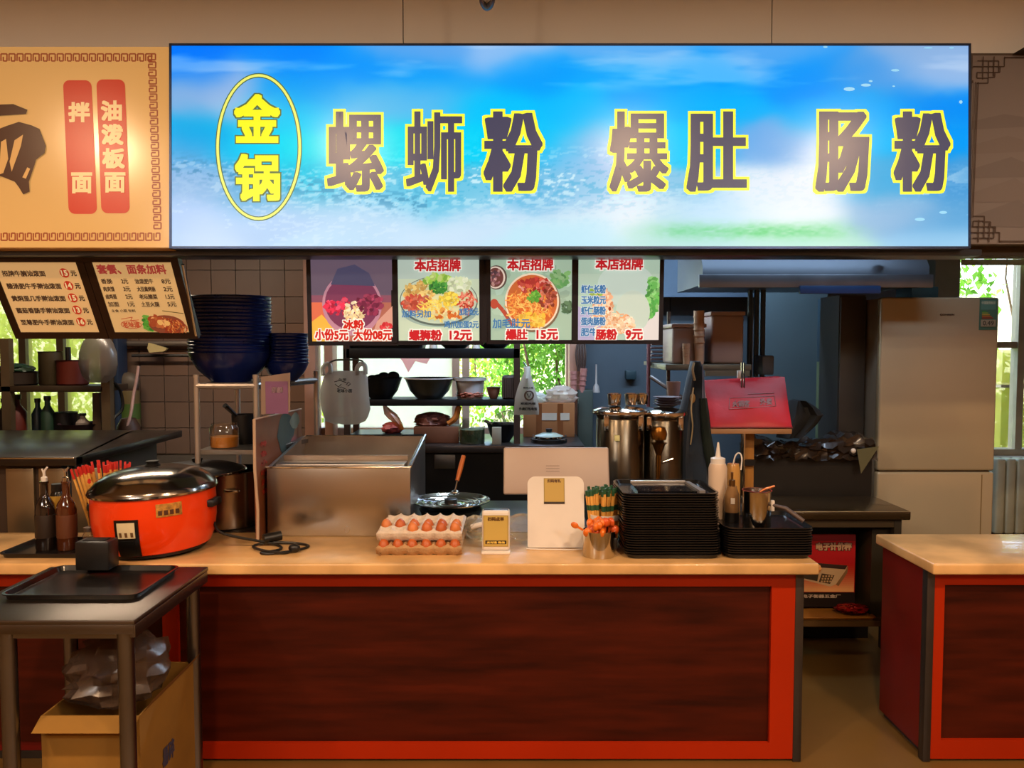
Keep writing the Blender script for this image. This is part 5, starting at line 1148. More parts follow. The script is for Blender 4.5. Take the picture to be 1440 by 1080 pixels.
# middle tier
t = potty(536, .15, .15, zMid, Yq, 'ladle_bowl', 'black bowl full of upright ladles on the middle shelf', blackm, 'bowl', 'bowl')
for k, (a, b_) in enumerate(((524, 530), (532, 529), (540, 526), (553, 525), (548, 533))): B().ball(at(a, b_+4, Yq), .045, .02, .035).obj('ladle_head', dkp, t)
t = potty(604, .175, .145, zMid, Yq, 'steel_bowl', 'wide grey steel bowl in the middle of the middle shelf', mat('grey_bowl_steel', '#5a5c5c', .35, .8), 'bowl', 'bowl')
B().lathe([(.17, .142), (.182, .143), (.182, .15), (.17, .15)], (xr(604, Yq, zMid), Yq, zMid), 32).obj('rim', white, t)
t = thing('plastic_tub', 'white plastic tub with meat on the middle shelf', 'tub', (xr(661, Yq), Yq, zMid))
x = xr(661, Yq, zMid); B().lathe([(0, 0), (.09, 0), (.105, .13), (.12, .13), (.12, .15), (.105, .15), (.10, .14), (.085, .01), (0, .01)], (x, Yq, zMid), 28, sx=1.0).obj('tub_body', mat('tub_white', '#e0dce0', .4, trans=.3), t)
crumple(x, Yq-.03, zMid+.03, .09, .08, .035, 9, flat=zMid+.003).obj('meat', mat('pink_meat', '#a8604c', .5), t)
t = potty(694, .05, .08, zMid, Yq, 'cup', 'small pink cup beside the plastic tub', mat('pink_cup', '#c08c78', .5), 'cup', 'bowl')
t = thing('knife_box', 'dark ribbed box at the right end of the middle shelf', 'box', (xr(716, 5.45), 5.45, zMid))
bx_ = B().box(xr(706, 5.42), xr(727, 5.42), 5.40, 5.55, zMid, zr(528, 5.42), .02, seg=3); bx_.obj('box_body', mat('ribbed_brown', '#40302c', .5), t)
for k in range(6): B().box(xr(708+k*3.1, 5.4)-.003, xr(708+k*3.1, 5.4)+.003, 5.394, 5.4, zMid+.01, zr(533, 5.4)).obj('rib', mat('rib_brown', '#5a4842', .5), t)
# bottom tier, on the table / window sill
Yz = 5.46
t = thing('orange_bag', 'twisted orange plastic bag with pink meat by the window', 'bag', (xr(553, Yz), Yz, zBot))
zsh = zr(610, Yz)
crumple(xr(552, Yz), Yz, zr(602, Yz), .075, .06, .045, 31, amp=.15).obj('pink_content', mat('pink_stuff', '#c85c58', .5), t)
vv = bag([(569, 538, 542), (575, 539, 548), (582, 540, 558), (588, 545, 562), (596, 555, 566), (604, 556, 568)], Yz-.03, .03, 'x', filmmat('orange_film', '#f08420', .8, .3), 'twisted orange plastic bag top', name='x')
for c in list(vv.children): 
    wm = vv.location.copy(); c.parent = t; c.location = wm - t.location; c.name = 'twisted_neck'
bpy.data.objects.remove(vv)
# shelf ledge carrying it
solo(B().box(xr(498, 5.5), xr(597, 5.5), 5.36, 5.7, zr(610, 5.4)-.03, zr(610, 5.4)), 'side_board', dkp, 'low dark board under the orange bag beside the stove table', 'board', base=(xr(548, 5.5), 5.5, zr(610, 5.4)-.03))
bpy.data.objects['side_board'].location.z += 0
t = thing('wooden_tray', 'brown wooden tray box heaped with meat by the window', 'tray', (xr(614, Yz), Yz, zBot))
z2_ = zr(599, Yz); B().box(xr(583, Yz), xr(646, Yz), 5.40, 5.62, zBot+.0, z2_, .006).obj('tray_body', mat('tray_brown', '#7a4a34', .5, 0, .2, 6), t)
crumple(xr(608, Yz), 5.5, z2_+.035, .12, .08, .06, 41, n=30).obj('sliced_meat', mat('purple_meat', '#9a6a64', .5, 0, .4, 20), t)
B().tube(smooth([at(630, 596, 5.42), at(640, 588, 5.42), at(644, 576, 5.42), at(646, 571, 5.42)]), [.018]*4+[.022]*10+[.02]*5, 8).obj('orange_scrap', mat('orange_scrap', '#c8742c', .5), t)
t = thing('pickle_jar', 'wide glass jar of dark green pickles on the stove table', 'jar', (xr(664, 5.4), 5.4, zBot)); x = xr(664, 5.4, zBot)
B().lathe([(0, 0), (.085, 0), (.09, .01), (.09, .13), (.08, .15), (.08, .165), (.085, .17)], (x, 5.4, zBot), 28).obj('glass_body', jarglass, t); B().lathe([(0, .004), (.085, .006), (.085, .10), (0, .105)], (x, 5.4, zBot), 28).obj('pickles', mat('pickle_green', '#38442c', .5, 0, .5, 30), t)
t = potty(706, .11, .13, zBot, 5.5, 'casserole', 'black flared pot on the stove table below the shelf', blackm, 'pot', 'bowl')
B().tube([at(682, 592, 5.45), at(694, 597, 5.4)], .012).obj('handle', black, t)
crumple(xr(715, 5.55), 5.6, zr(590, 5.55), .1, .05, .06, 55, flat=zBot+.001).obj('film_scrap', bagc, t)
solo(B().box(xr(692, 5.34), xr(705, 5.34), 5.33, 5.38, zBot, zr(601, 5.34), .004), 'white_box', mat('grey_white_box', '#a8a090', .5), 'small grey white box before the black flared pot', 'box')
bpy.data.objects['knife_box']
t = thing('glass_cover', 'round glass lid with black knob on the burner', 'lid', (xr(772, 5.5), 5.5, zBot+.03)); x = xr(772, 5.48)
B().lathe([(0, .05), (.05, .046), (.10, .028), (.108, .02)], (x, 5.48, zBot+.02), 36).obj('glass_dome', mat('pale_lid', '#a8b4a8', .12, .2), t); B().lathe([(.10, .016), (.113, .014), (.113, .024), (.10, .026)], (x, 5.48, zBot+.02), 36).obj('rim', chrome, t)
B().lathe([(0, .05), (.02, .05), (.024, .075), (0, .078)], (x, 5.48, zBot+.02), 16).obj('knob', black, t)
t = thing('gas_burner', 'black burner ring with steel frame under the glass lid', 'stove', (xr(772, 5.5), 5.5, zBot))
B().lathe([(.1, 0), (.13, 0), (.13, .025), (.11, .03), (.1, .025)], (x, 5.48, zBot), 32).obj('ring', black, t)
for k in range(4): B().tube([(x+.1*math.cos(k*PI/2+.7), 5.48+.1*math.sin(k*PI/2+.7), zBot+.02), (x+.17*math.cos(k*PI/2+.7), 5.48+.17*math.sin(k*PI/2+.7), zBot+.03)], .008).obj('arm', dsteel, t)
t = thing('carton', 'brown carton with white labels behind the burner', 'carton', (xr(772, 5.8), 5.85, zBot))
cz1 = zr(567, 5.78); B().box(xr(736, 5.78), xr(808, 5.78), 5.78, 6.0, zBot, cz1, .003).obj('box_body', mat('brown_carton', '#a06438', .8, 0, .1, 5), t)
for a, b_ in ((762, 783), (788, 801)): B().box(xr(a, 5.77), xr(b_, 5.77), 5.776, 5.779, zr(591, 5.78), zr(581, 5.78)).obj('label_patch', mat('label_white', '#c8b8a8', .6), t)
for a in (754, 784): B().box(xr(a, 5.77), xr(a+8, 5.77), 5.777, 5.7785, zBot+.01, cz1-.004).obj('tape', mat('tape_brown', '#7c4420', .4), t)
solo(crumple(xr(790, 5.8), 5.88, cz1+.05, .12, .08, .075, 61, amp=.2, flat=cz1), 'plastic_bag', filmmat('pinkish_film', '#ecd8cc', .85), 'pinkish white bag of goods lying on the brown carton', 'bag')
solo(crumple(xr(752, 5.8), 5.88, cz1+.03, .1, .08, .05, 62, amp=.2, flat=cz1), 'plastic_bag', filmmat('white_film', '#f0f0ec', .8), 'flat white bag beside the pinkish bag on the carton', 'bag')
# hanging white bag with round logo
t = bag([(516, 736, 746), (524, 737, 746), (532, 733, 748), (545, 728, 752), (560, 724, 756), (575, 723, 758), (583, 723, 758)], 5.2, .045, 'x', bagw, 'white carrier bag with round brown logo hanging from the shelf post', name='carrier_bag')
b = B(); 
for k in range(24):
    a0_, a1_ = 2*PI*k/24, 2*PI*(k+1)/24; b.tube([at(744+6*math.cos(a0_), 556+6.5*math.sin(a0_), 5.145), at(744+6*math.cos(a1_), 556+6.5*math.sin(a1_), 5.145)], .006, 5, False)
b.obj('round_emblem', mat('emblem_brown', '#5a3c28', .5), t)
inkgroup([([(741, 553), (744, 559), (747, 553)], 1.4)], [('特色小吃', 736, 544, 750, 547, .1), ('欢迎光临', 732, 566, 753, 569, .2), ('外卖打包电话', 730, 573, 755, 577, .2)], t, 5.143)
solo(B().tube([at(741, 516, 5.2), (at(741, 516, 5.2).x-.02, 5.37, at(741, 510, 5.2).z)], .006), 'bag_hook', chrome, 'short steel hook holding the white carrier bag', 'hook')
hk = at(486, 512, 4.3)
hk = at(486, 507, 4.3)
solo(B().tube(smooth([at(459, 513, 4.3), at(470, 507, 4.3), at(486, 506, 4.3), at(508, 507, 4.3), at(510, 513, 4.3)]), .005).tube([hk, (hk.x, 4.3, 2.7)], .004), 'hanging_wire', dsteel, 'bent wire above the beige carrier bag', 'wire')
# pink cups hanging by the right window edge
pinkc = mat('pink_plastic', '#b87c74', .45, 0, .08, 6)
for k, (pxx, y0p, y1p, lab) in enumerate(((806, 522, 560, 'pink stack of cups by the window edge, the left one'), (818, 518, 552, 'slanting pink cup sleeve beside the pink cup stack'))):
    A_, Z_ = at(pxx, y1p, 5.97), at(pxx+(0 if k == 0 else 3), y0p, 5.97)
    t = thing('cup_stack', lab, 'cup', A_); r = .028
    B().tube([A_, Z_], [r*.8, r], 16).obj('cup_body', pinkc, t)
    for q in range(4):
        pz_ = A_.lerp(Z_, .3+.2*q); B().tube([pz_, pz_+(Z_-A_).normalized()*.006], r*1.08, 16).obj('rim', pinkc, t)
t = thing('cord_bundle', 'bundle of brown cords hanging beside the window', 'cord', at(818, 485, 5.99)); 
for k in range(5): B().tube(smooth([at(812+k*2.5, 482, 5.99), at(810+k*3.4, 500, 5.97), at(813+k*2.2, 522, 5.985)]), .008, 6).obj('strand', mat('cord_brown', '#4a3630', .6), t)
# ================================================================ KITCHEN, RIGHT
# insulated barrels
def barrel(px, w_, Y, zt8, label, tap=False):
    x = xr(px, Y, 1.1); r = w_; z = .42; h = zt8-z
    t = thing('insulated_barrel', label, 'barrel', (x, Y, z))
    B().lathe([(0, 0), (r*.96, 0), (r, .01), (r, h-.06), (r*.97, h-.055), (r*.97, h-.045), (r, h-.04), (r, h-.03), (0, h-.03)], (x, Y, z), 44).obj('barrel_body', mat('barrel_steel', '#5e584e', .24, 1, .08, 3), t)
    B().lathe([(0, h-.03), (r*1.13, h-.03), (r*1.15, h-.022), (r*1.13, h-.012), (r*.9, h), (r*.5, h+.008), (0, h+.01)], (x, Y, z), 44).obj('lid', chrome, t)
    for a in (-.75, .8): B().box(x+r*math.sin(a)-.012, x+r*math.sin(a)+.012, Y-r*math.cos(a)-.016, Y-r*math.cos(a)+.005, zr(597, Y)-.02, zt8-.03, .003).obj('clasp', chrome, t)
    return t, x, r
t, xB1, rB = barrel(872, .118, 3.75, zr(573, 3.75), 'left steel insulated barrel with clasps behind the till')
B().box(xB1-.045, xB1-.02, 3.75-rB-.012, 3.75-rB+.01, zr(620, 3.63), zr(612, 3.63), .002).obj('gauge', mat('pale_gauge', '#d8d8a0', .4), t)
t, xB2, rB2 = barrel(929, .112, 3.83, zr(575, 3.83), 'right steel insulated barrel with a tap beside the jacket')
tp = B(); Yt_ = 3.83-rB2-.03; xt = xr(926, Yt_)
tp.lathe([(0, 0), (.035, 0), (.04, .03), (.03, .06), (0, .06)], (xt, Yt_, zr(618, Yt_)), 20); tp.lathe([(0, 0), (.012, .0), (.03, .05), (.04, .06), (0, .062)], (xt, Yt_, zr(640, Yt_)), 18); tp.tube([(xt-.004, Yt_, zr(675, Yt_)), (xt, Yt_, zr(640, Yt_))], [.010, .015], 10)
tp.obj('tap', mat('brass_tap', '#8a5c24', .25, .9), t); B().tube([(xt+.02, Yt_, zr(650, Yt_)), (xt+.07, Yt_, zr(645, Yt_))], .005).obj('tap_lever', chrome, t)
st = thing('low_stand', 'dark low stand hidden under the insulated barrels', 'stand', ((xB1+xB2)/2, 3.8, 0))
B().box(xB1-.16, xB2+.16, 3.6, 3.98, .38, .42).obj('stand_top', blackm, st)
for q in (xB1-.14, xB2+.14): B().box(q-.015, q+.015, 3.62, 3.65, 0, .38).box(q-.015, q+.015, 3.93, 3.96, 0, .38).obj('leg', blackm, st)
zl = zr(573, 3.75)+.012
for k, (pxx, lb) in enumerate(((864, 'left steel cup on the left barrel lid'), (888, 'middle steel cup on the left barrel lid'), (902, 'right steel cup on the left barrel lid'))):
    Yk = 3.72+k*.04; x = xr(pxx, Yk, zl); hh = zr(554, Yk)-zl
    t = thing('steel_cup', lb, 'cup', (x, Yk, zl))
    B().lathe([(0, 0), (.028, 0), (.03, .004), (.034, hh), (.04, hh+.003), (.032, hh+.003), (.028, .006), (0, .006)], (x, Yk, zl), 24).obj('wall', chrome, t)
zl2 = zr(575, 3.83)+.012
t = thing('plate_stack', 'small pile of pinkish dishes on the right barrel lid', 'dish', (xr(938, 3.85, zl2), 3.85, zl2)); x = xr(938, 3.85, zl2)
for k in range(4): B().lathe([(0, .0), (.04, .0), (.065, .012), (.07, .012), (.04, .004), (0, .004)], (x, 3.85, zl2+k*.012), 24).obj('dish', mat('dish_grey', '#6a5a60', .4), t)
x = xr(946, 4.1); solo(B().box(x-.08, x+.05, 4.05, 4.2, zr(563, 4.1)-.02, zr(563, 4.1)).box(x-.03, x, 4.1, 4.14, .02, zr(563, 4.1)-.02).box(x-.1, x+.06, 4.04, 4.22, 0, .02), 'cup_stand', dsteel, 'narrow dark stand under the pale pink cup', 'stand')
t = thing('paper_cup', 'pale pink cup behind the right barrel', 'cup', (xr(946, 4.1), 4.1, zr(565, 4.1)))
x = xr(946, 4.1); B().lathe([(0, 0), (.028, 0), (.038, .1), (.035, .1), (.026, .004), (0, .004)], (x, 4.1, zr(563, 4.1)), 22).obj('wall', mat('pale_pink_cup', '#b89a90', .5), t)

# jackets hanging
def drape(rows, Y, d, nm, label, cat, m, seed, n=28, folds=5, name='bag_body'):
    t = thing(nm, label, cat, at((rows[0][1]+rows[0][2])/2, rows[0][0], Y)); rs = random.Random(seed); ph = rs.random()*6
    vv = []; ff = []
    for j, (py, a, b_) in enumerate(rows):
        for i in range(n):
            an = 2*PI*i/n; u = .5+.5*math.cos(an); w_ = .35*math.sin(folds*an+ph+j*.25)+.15*math.sin(2.3*folds*an+j*.6)
            P_ = at(a+(b_-a)*u, py, Y); vv.append((P_.x, Y-d*math.sin(an)*(1+w_), P_.z))
    for j in range(len(rows)-1): ff += [(j*n+i, j*n+(i+1) % n, (j+1)*n+(i+1) % n, (j+1)*n+i) for i in range(n)]
    ff += [tuple(range(n)), tuple((len(rows)-1)*n+i for i in range(n))[::-1]]
    B().add(vv, ff, True).obj(name, m, t); return t
jm = mat('navy_cloth', '#122438', .75, 0, .3, 10, .2, sheen=.3)
t = drape([(508, 972, 984), (515, 970, 988), (530, 966, 990), (550, 962, 991), (575, 956, 994), (600, 950, 998), (625, 946, 1000), (645, 944, 1001), (670, 945, 1000), (700, 947, 1001), (740, 948, 1001)], 3.92, .05, 'jacket', 'dark navy jacket hanging left of the red bag', 'jacket', jm, 3, name='cloth')
B().tube(smooth([at(975, 545, 3.85), at(972, 575, 3.84), at(974, 600, 3.85), at(971, 625, 3.86)]), .004).obj('drawstring', mat('pale_string', '#a89878', .6), t)
B().ball(at(974, 560, 3.86), .014, .006, .025).obj('tan_patch', mat('tan_patch', '#8a6a3c', .5), t)
B().tube(smooth([at(976, 510, 3.86), at(974, 520, 3.85), at(977, 535, 3.86)]), .006).obj('bright_collar', mat('pale_string', '#a89878'), t)
t = drape([(560, 984, 994), (580, 984, 997), (610, 986, 1000), (640, 990, 1006), (665, 996, 1010)], 3.86, .02, 'strap', 'dark strap of cloth slanting beside the white squeeze bottle', 'strap', mat('green_black_cloth', '#162420', .75, 0, .2, 8), 8, name='cloth')
# stand with wooden board and the red insulated bag
WZ = zr(719, 3.72)+.001; YG = 4.0; zg = zr(603, YG-.14); gx0, gx1 = xr(998, YG-.14), xr(1113, YG-.14)
t = thing('small_shelf_stand', 'pole stand with a pale wooden shelf under the red bag', 'stand', (xr(1050, YG), YG, WZ))
B().box(gx0-.0, gx1, YG-.14, YG+.18, zg-.026, zg, .003).obj('shelf_board', mat('pale_board', '#a8805c', .5, 0, .15, 4, stretch=(1, 8, 8)), t)
B().box(xr(1048, YG), xr(1060, YG), YG+.0, YG+.03, WZ, zg-.026).obj('wood_post', mat('yellow_wood_post', '#a87430', .5, 0, .2, 5, stretch=(6, 6, 1)), t)
B().tube([(xr(1043, YG), YG-.02, WZ), (xr(1043, YG), YG-.02, zg-.026)], .012).obj('steel_post', chrome, t)
B().box(xr(1030, YG), xr(1080, YG), YG-.06, YG+.09, WZ, WZ+.015).obj('foot', blackm, t); B().box(xr(1040, YG)-.012, xr(1060, YG), YG-.03, YG+.03, 1.0, 1.03).obj('clamp', blackm, t)
zb1 = zr(531, YG+.1)
t = thing('insulated_bag', 'red insulated food bag lying on the small wooden shelf', 'bag', (xr(1055, YG), YG, zg))
A0, A1, C1_, C0 = at(1000, 602, YG-.135), at(1114, 602, YG-.135), at(1103, 530, YG+.05), at(990, 536, YG+.05)
A0.z = A1.z = zg+.002
b = B(); th = Vector((0, .10, 0))
def redsurf(u, v):
    P_ = A0.lerp(A1, u).lerp(C0.lerp(C1_, u), v); bul = .022*math.sin(PI*u)**.5*math.sin(PI*min(1, v*1.02+.0))**.5 if 0 < u < 1 and 0 < v < 1 else 0
    return P_+Vector((0, -bul-.003*math.sin(9*u+5*v), .0))
b.grid(redsurf, 20, 14); b.grid(lambda u, v: redsurf(u, v)+Vector((0, .12 if v > 0 else .12, 0)) if 0 else A0.lerp(A1, u).lerp(C0.lerp(C1_, u), v)+Vector((0, .1, 0)), 20, 14)
b.grid(lambda u, v: redsurf(u, 0)+Vector((0, .1*v, 0)), 20, 2); b.grid(lambda u, v: redsurf(u, 1)+Vector((0, .1*v, 0)), 20, 2)
b.grid(lambda u, v: redsurf(0, u)+Vector((0, .1*v, 0)), 14, 2); b.grid(lambda u, v: redsurf(1, u)+Vector((0, .1*v, 0)), 14, 2)
b.obj('bag_body', mat('red_nylon', '#b41422', .45, 0, .12, 8, .15), t)
B().tube([A0+Vector((0, -.006, .004)), A1+Vector((0, -.006, .004))], .004).obj('piping', mat('dark_red_piping', '#6a0c14', .5), t)
for s in (0, 1):
    pass
b = B(); sil = mat('grey_print_ink', '#8a6a70', .5)
def onred(px, py): 
    v = (602-py)/71.; u = (px-1000+10*v)/114.; return redsurf(max(.001, min(.999, u)), max(.001, min(.999, v)))+Vector((0, -.004, 0))
for s, x0_, y0_, x1_, y1_ in (('火锅客', 1029, 562, 1052, 571), ('外卖', 1067, 560, 1084, 569)):
    for pl_ in textpolys(s, x0_, -y1_, x1_, -y0_, .35): b.add([onred(p[0], -p[1]) for p in pl_], [tuple(range(len(pl_)))])
b.obj('lettering', sil, t)
b = B()
for (p, q_) in (((1025, 558), (1088, 557)), ((1088, 557), (1090, 571)), ((1090, 571), (1024, 574)), ((1024, 574), (1025, 558)), ((1050, 553), (1088, 553))): b.tube([onred(*p)+Vector((0, .001, 0)), onred((p[0]+q_[0])/2, (p[1]+q_[1])/2)+Vector((0, .001, 0)), onred(*q_)+Vector((0, .001, 0))], .0016, 4)
b.obj('printed_frame', sil, t)
for a in (1043, 1046.5): B().tube([at(a, 545, YG+.0), at(a, 510, YG+.04)], .004).obj('zip_pull', chrome, t)
B().box(at(1037, 520, 4.03).x, at(1042, 520, 4.03).x, 4.02, 4.04, zr(532, 4.03), zr(521, 4.03), .003).obj('white_tag', white, t)
# containers on a shelf behind
zf = zr(512, 4.5)
t = thing('storage_shelf', 'grey steel shelf behind the red bag carrying beige boxes', 'shelf', (xr(1000, 4.5), 4.6, zf-.03))
B().box(xr(935, 4.45), xr(1055, 4.45), 4.45, 4.95, zf-.035, zf, .004).obj('shelf_board', mat('shelf_greenish', '#6a6a60', .4, .5), t)
B().box(xr(990, 4.46), xr(1052, 4.46), 4.45, 4.47, zr(529, 4.46), zf-.035).obj('shelf_lip', _M['shelf_greenish'], t)
for a in (937, 1052): B().box(xr(a, 4.9), xr(a, 4.9)+.02, 4.9, 4.92, 0, 1.84).obj('post', dsteel, t)
beige = mat('beige_plastic', '#a58e84', .4, 0, .08, 3)
def tubbox(px0, px1, py0, Y, d, label, nm='storage_box', m=None):
    a, b_ = xr(px0, Y), xr(px1, Y); z1__ = zr(py0, Y)
    t = thing(nm, label, 'box', ((a+b_)/2, Y+d/2, zf))
    B().box(a, b_, Y, Y+d, zf, z1__-.02, .018, seg=3).obj('box_body', m or beige, t); B().box(a-.006, b_+.006, Y-.006, Y+d+.006, z1__-.024, z1__, .006).obj('lid', m or beige, t)
    return t
tubbox(944, 990, 455, 4.5, .3, 'beige plastic container at the left of the grey shelf')
tubbox(998, 1044, 438, 4.52, .35, 'taller beige container with rounded shoulder on the grey shelf')
for px_, y0p, y1p, r, lb in ((965, 483, 511, .022, 'yellowish upright cup sleeve before the beige container'), (983, 437, 512, .03, 'pinkish tall stack of cups between the beige containers')):
    A_ = at(px_, y1p, 4.47); Z_ = at(px_, y0p, 4.47); A_.z = zf
    t = thing('cup_stack', lb, 'cup', A_); B().tube([A_, Z_], [r*.85, r], 18).obj('cup_body', mat('cup_cream', '#c4a284', .45), t)
    for q in range(5): B().tube([A_.lerp(Z_, .4+.12*q), A_.lerp(Z_, .42+.12*q)], r*1.08, 18).obj('rim', _M['cup_cream'], t)
# dish rows left of the containers
t = thing('dish_rack', 'rack of stacked plates hanging left of the beige boxes', 'dish rack', (xr(928, 4.9), 4.9, zr(510, 4.9)))
B().box(xr(912, 4.9), xr(942, 4.9), 4.9, 5.1, zr(514, 4.9), zr(509, 4.9)).obj('rack_base', dsteel, t)
for k in range(9): B().box(xr(914+k % 3, 4.92), xr(941-k % 2, 4.92), 4.92, 5.08, zr(507-k*5.4, 4.92), zr(504-k*5.4, 4.92), .003).obj('dish', mat('dish_pinkgrey', '#7a6466', .4), t)
B().tube([(xr(911, 4.88), 4.88, zr(572, 4.88)), (xr(911, 4.88), 4.88, zr(480, 4.88))], .012).obj('upright', mat('pink_pipe', '#8a5a64', .4), t)
solo(B().tube([at(915, 530, 4.6), at(960, 560, 4.4)], .012), 'slanting_rod', mat('rod_brown', '#5a4640', .4), 'thin brown rod slanting behind the jacket', 'rod')
solo(B().box(xr(880, 6.1), xr(895, 6.1), 6.12, 6.18, zr(534, 6.1), zr(521, 6.1), .01), 'switch_box', mat('teal_dark', '#283c44', .5), 'small dark teal box on the dark wall behind the barrels', 'socket')
solo(B().lathe([(0, 0), (.03, 0), (.022, .05), (.008, .07), (.006, .22), (0, .22)], (xr(840, 5.9), 6.0, zr(552, 6.0)), 14), 'pendant_hook', mat('hook_pale', '#a89c98', .4), 'pale pendant hook on the wall between window and barrels', 'hook')
B_ = struct(B().box(xr(812, 6.0), xr(833, 6.0), 5.95, 6.15, .0, zr(548, 6.0), .01), 'trim_7', mat('green_grey_post', '#3a423c', .5))
# hood, duct and dim wall units
hood = mat('hood_steel', '#66707c', .4, .75, .15, 2)
t = thing('exhaust_hood', 'wide steel exhaust hood below the blue sign at right', 'hood', (xr(1130, 4.4), 4.6, zr(402, 4.3)))
B().prism([(4.3, zr(400, 4.3)), (4.3, zr(375, 4.3)), (4.6, 2.5), (4.95, 2.5), (4.95, zr(400, 4.3))], xr(985, 4.3), xr(1300, 4.3), ax='x').obj('canopy', hood, t)
B().box(xr(980, 4.28), xr(1305, 4.28), 4.27, 4.30, zr(402, 4.28)-.01, zr(386, 4.28), .004).obj('front_lip', mat('hood_lip', '#7a8490', .35, .8), t)
B().box(xr(1120, 4.26), xr(1232, 4.26), 4.25, 4.27, zr(413, 4.26), zr(402, 4.26), .002).obj('blue_strip', mat('blue_strip', '#1c3e6c', .4), t)
B().box(xr(1060, 4.5), xr(1100, 4.5), 4.5, 4.8, 2.3, 2.7).obj('duct', hood, t)
B().ball((xr(1241, 4.25), 4.24, zr(361, 4.25)), .03, .02, .02).obj('lamp_cover', mat('lamp_cover', '#d8b8a0', .3), t)
f0_ = xr(1236, 4.42, 1.2)
t = thing('tall_cabinet', 'tall dark cabinet between the green post and the fridge', 'cabinet', (xr(1205, 4.6), 4.7, 0))
B().box(xr(1176, 4.6), f0_-.01, 4.6, 4.88, 0, zr(415, 4.6)).obj('cabinet_body', mat('dark_cabinet', '#34302c', .5, 0, .1, 2), t); B().box(xr(1178, 4.59), f0_-.012, 4.585, 4.6, .9, zr(418, 4.6), .002).obj('door', mat('dark_cabinet_door', '#38342f', .45, 0, .1, 2), t)
t = thing('green_panel', 'pale green upright board with dark upper part beside the dark cabinet', 'panel', (xr(1163, 4.9), 4.95, 0))
B().box(xr(1155, 4.9), xr(1176, 4.9), 4.9, 5.0, 0, zr(509, 4.9)).obj('board', mat('pale_green_board', '#5c6648', .6), t); B().box(xr(1155, 4.9), xr(1176, 4.9), 4.9, 5.0, zr(509, 4.9), zr(420, 4.9)).obj('dark_upper_board', mat('blue_dark_board', '#1f3644', .6), t)
t = thing('vertical_pipes', 'three dark vertical pipes right of the beige containers', 'pipe', (xr(1060, 4.7), 4.75, 1.5))
for a, m_ in ((1052, 'p1'), (1061, 'p2'), (1070, 'p3')): B().tube([(xr(a, 4.75), 4.75, zr(530, 4.75)), (xr(a, 4.75), 4.75, 2.3)], .016).obj('pipe', mat('pipe_blue_grey', '#34485a', .4, .4), t)
B().box(xr(1070, 4.6), xr(1087, 4.6), 4.6, 4.75, zr(527, 4.6), zr(500, 4.6), .01).obj('valve_box', mat('valve_box', '#4a5058', .5), t)
struct(B().box(xr(835, 5.9), xr(1155, 5.9), 5.95, 6.0, 2.0, 2.7), 'trim_8', mat('blue_grey_soffit', '#5c6c80', .6))
struct(B().box(xr(1060, 5.5), xr(1160, 5.5), 5.5, 5.52, 0, 2.7), 'wall_side', mat('grey_green_wall', '#56646a', .6, 0, .1, 2))
# black sheet heap and umbrella
t = drape([(563, 1112, 1132), (572, 1106, 1147), (583, 1102, 1158), (595, 1098, 1150), (606, 1094, 1138), (615, 1092, 1126)], 4.15, .06, 'umbrella', 'black folded cloth bundle pointing right behind the red bag', 'cloth', mat('black_cloth', '#14181c', .8, 0, .3, 10, .2), 12, name='cloth')
t = thing('draped_stove', 'low range under a crumpled dark plastic sheet before the fridge', 'stove', (xr(1150, 4.3), 4.35, 0))
sx0, sx1 = xr(1060, 4.12), xr(1236, 4.12); zt9 = zr(622, 4.15)
B().box(sx0, sx1, 4.20, 4.38, 0, zt9-.03).obj('range_body', mat('range_black', '#12100e', .5), t)
rs = random.Random(77); nzg = [[rs.uniform(-1, 1) for _ in range(30)] for _ in range(20)]
def sheet(u, v):
    i, j = int(u*23), int(v*15); n_ = nzg[j % 20][i % 30]
    if v < .45: d_ = v/.45; return (sx0+(sx1-sx0)*u+.01*n_, 4.17+.02*n_-.04*(1-d_)*abs(math.sin(u*11)), zt9-.09*(1-d_)-(.03 if 0 else .0)+.012*n_)
    d_ = (v-.45)/.55; return (sx0+(sx1-sx0)*u, 4.17+.21*d_, zt9+.02*n_+.03*math.sin(u*7+2))
B().grid(sheet, 23, 15, False).obj('plastic_sheet', mat('dark_sheet', '#2a2018', .22, 0, .4, 5, coat=.4), t)
q0, q1, q2 = at(1205, 632, 4.13), at(1236, 628, 4.13), at(1211, 666, 4.12)
B().add([q0, q1, q2, q0+Vector((0, .004, 0)), q1+Vector((0, .004, 0)), q2+Vector((0, .004, 0))], [(0, 1, 2), (5, 4, 3), (0, 3, 4, 1), (1, 4, 5, 2), (2, 5, 3, 0)]).obj('sheet_corner', mat('sheet_corner', '#5c5a3c', .5), t)
B().ball(at(1200, 634, 4.1), .014, .01, .014).obj('white_knob', white, t)
# worktop table in front of the fridge
wy0, wy1 = 3.72, 4.1; wz = zr(719, wy0)-0; wx1 = xr(1283, wy0)
t = thing('dark_worktable', 'dark topped work table standing before the fridge', 'table', (1.6, 3.9, 0))
B().box(xr(1040, wy0), wx1, wy0, wy1, wz-.045, wz, .008, seg=3).obj('table_top', mat('dark_top', '#3a2e1c', .25, .3, .25, 2, coat=.3), t)
B().tube([(xr(1045, wy0), wy0-.001, wz-.002), (wx1-.006, wy0-.001, wz-.002)], .0025).obj('bright_edge', mat('edge_beige', '#9a8a6c', .3, .5), t)
for a, y_ in ((1262, wy0+.04), (1248, wy1-.04), (1062, wy0+.04), (1080, wy1-.04)): B().box(xr(a, y_)-.018, xr(a, y_)+.018, y_-.018, y_+.018, 0, wz-.045).obj('leg', mat('leg_dark', '#2a241a', .5), t)
B().box(xr(1060, wy0+.02), xr(1262, wy0+.02), wy0+.025, wy0+.04, wz-.085, wz-.045).obj('apron', mat('apron_dark', '#3a2e1a', .5), t)
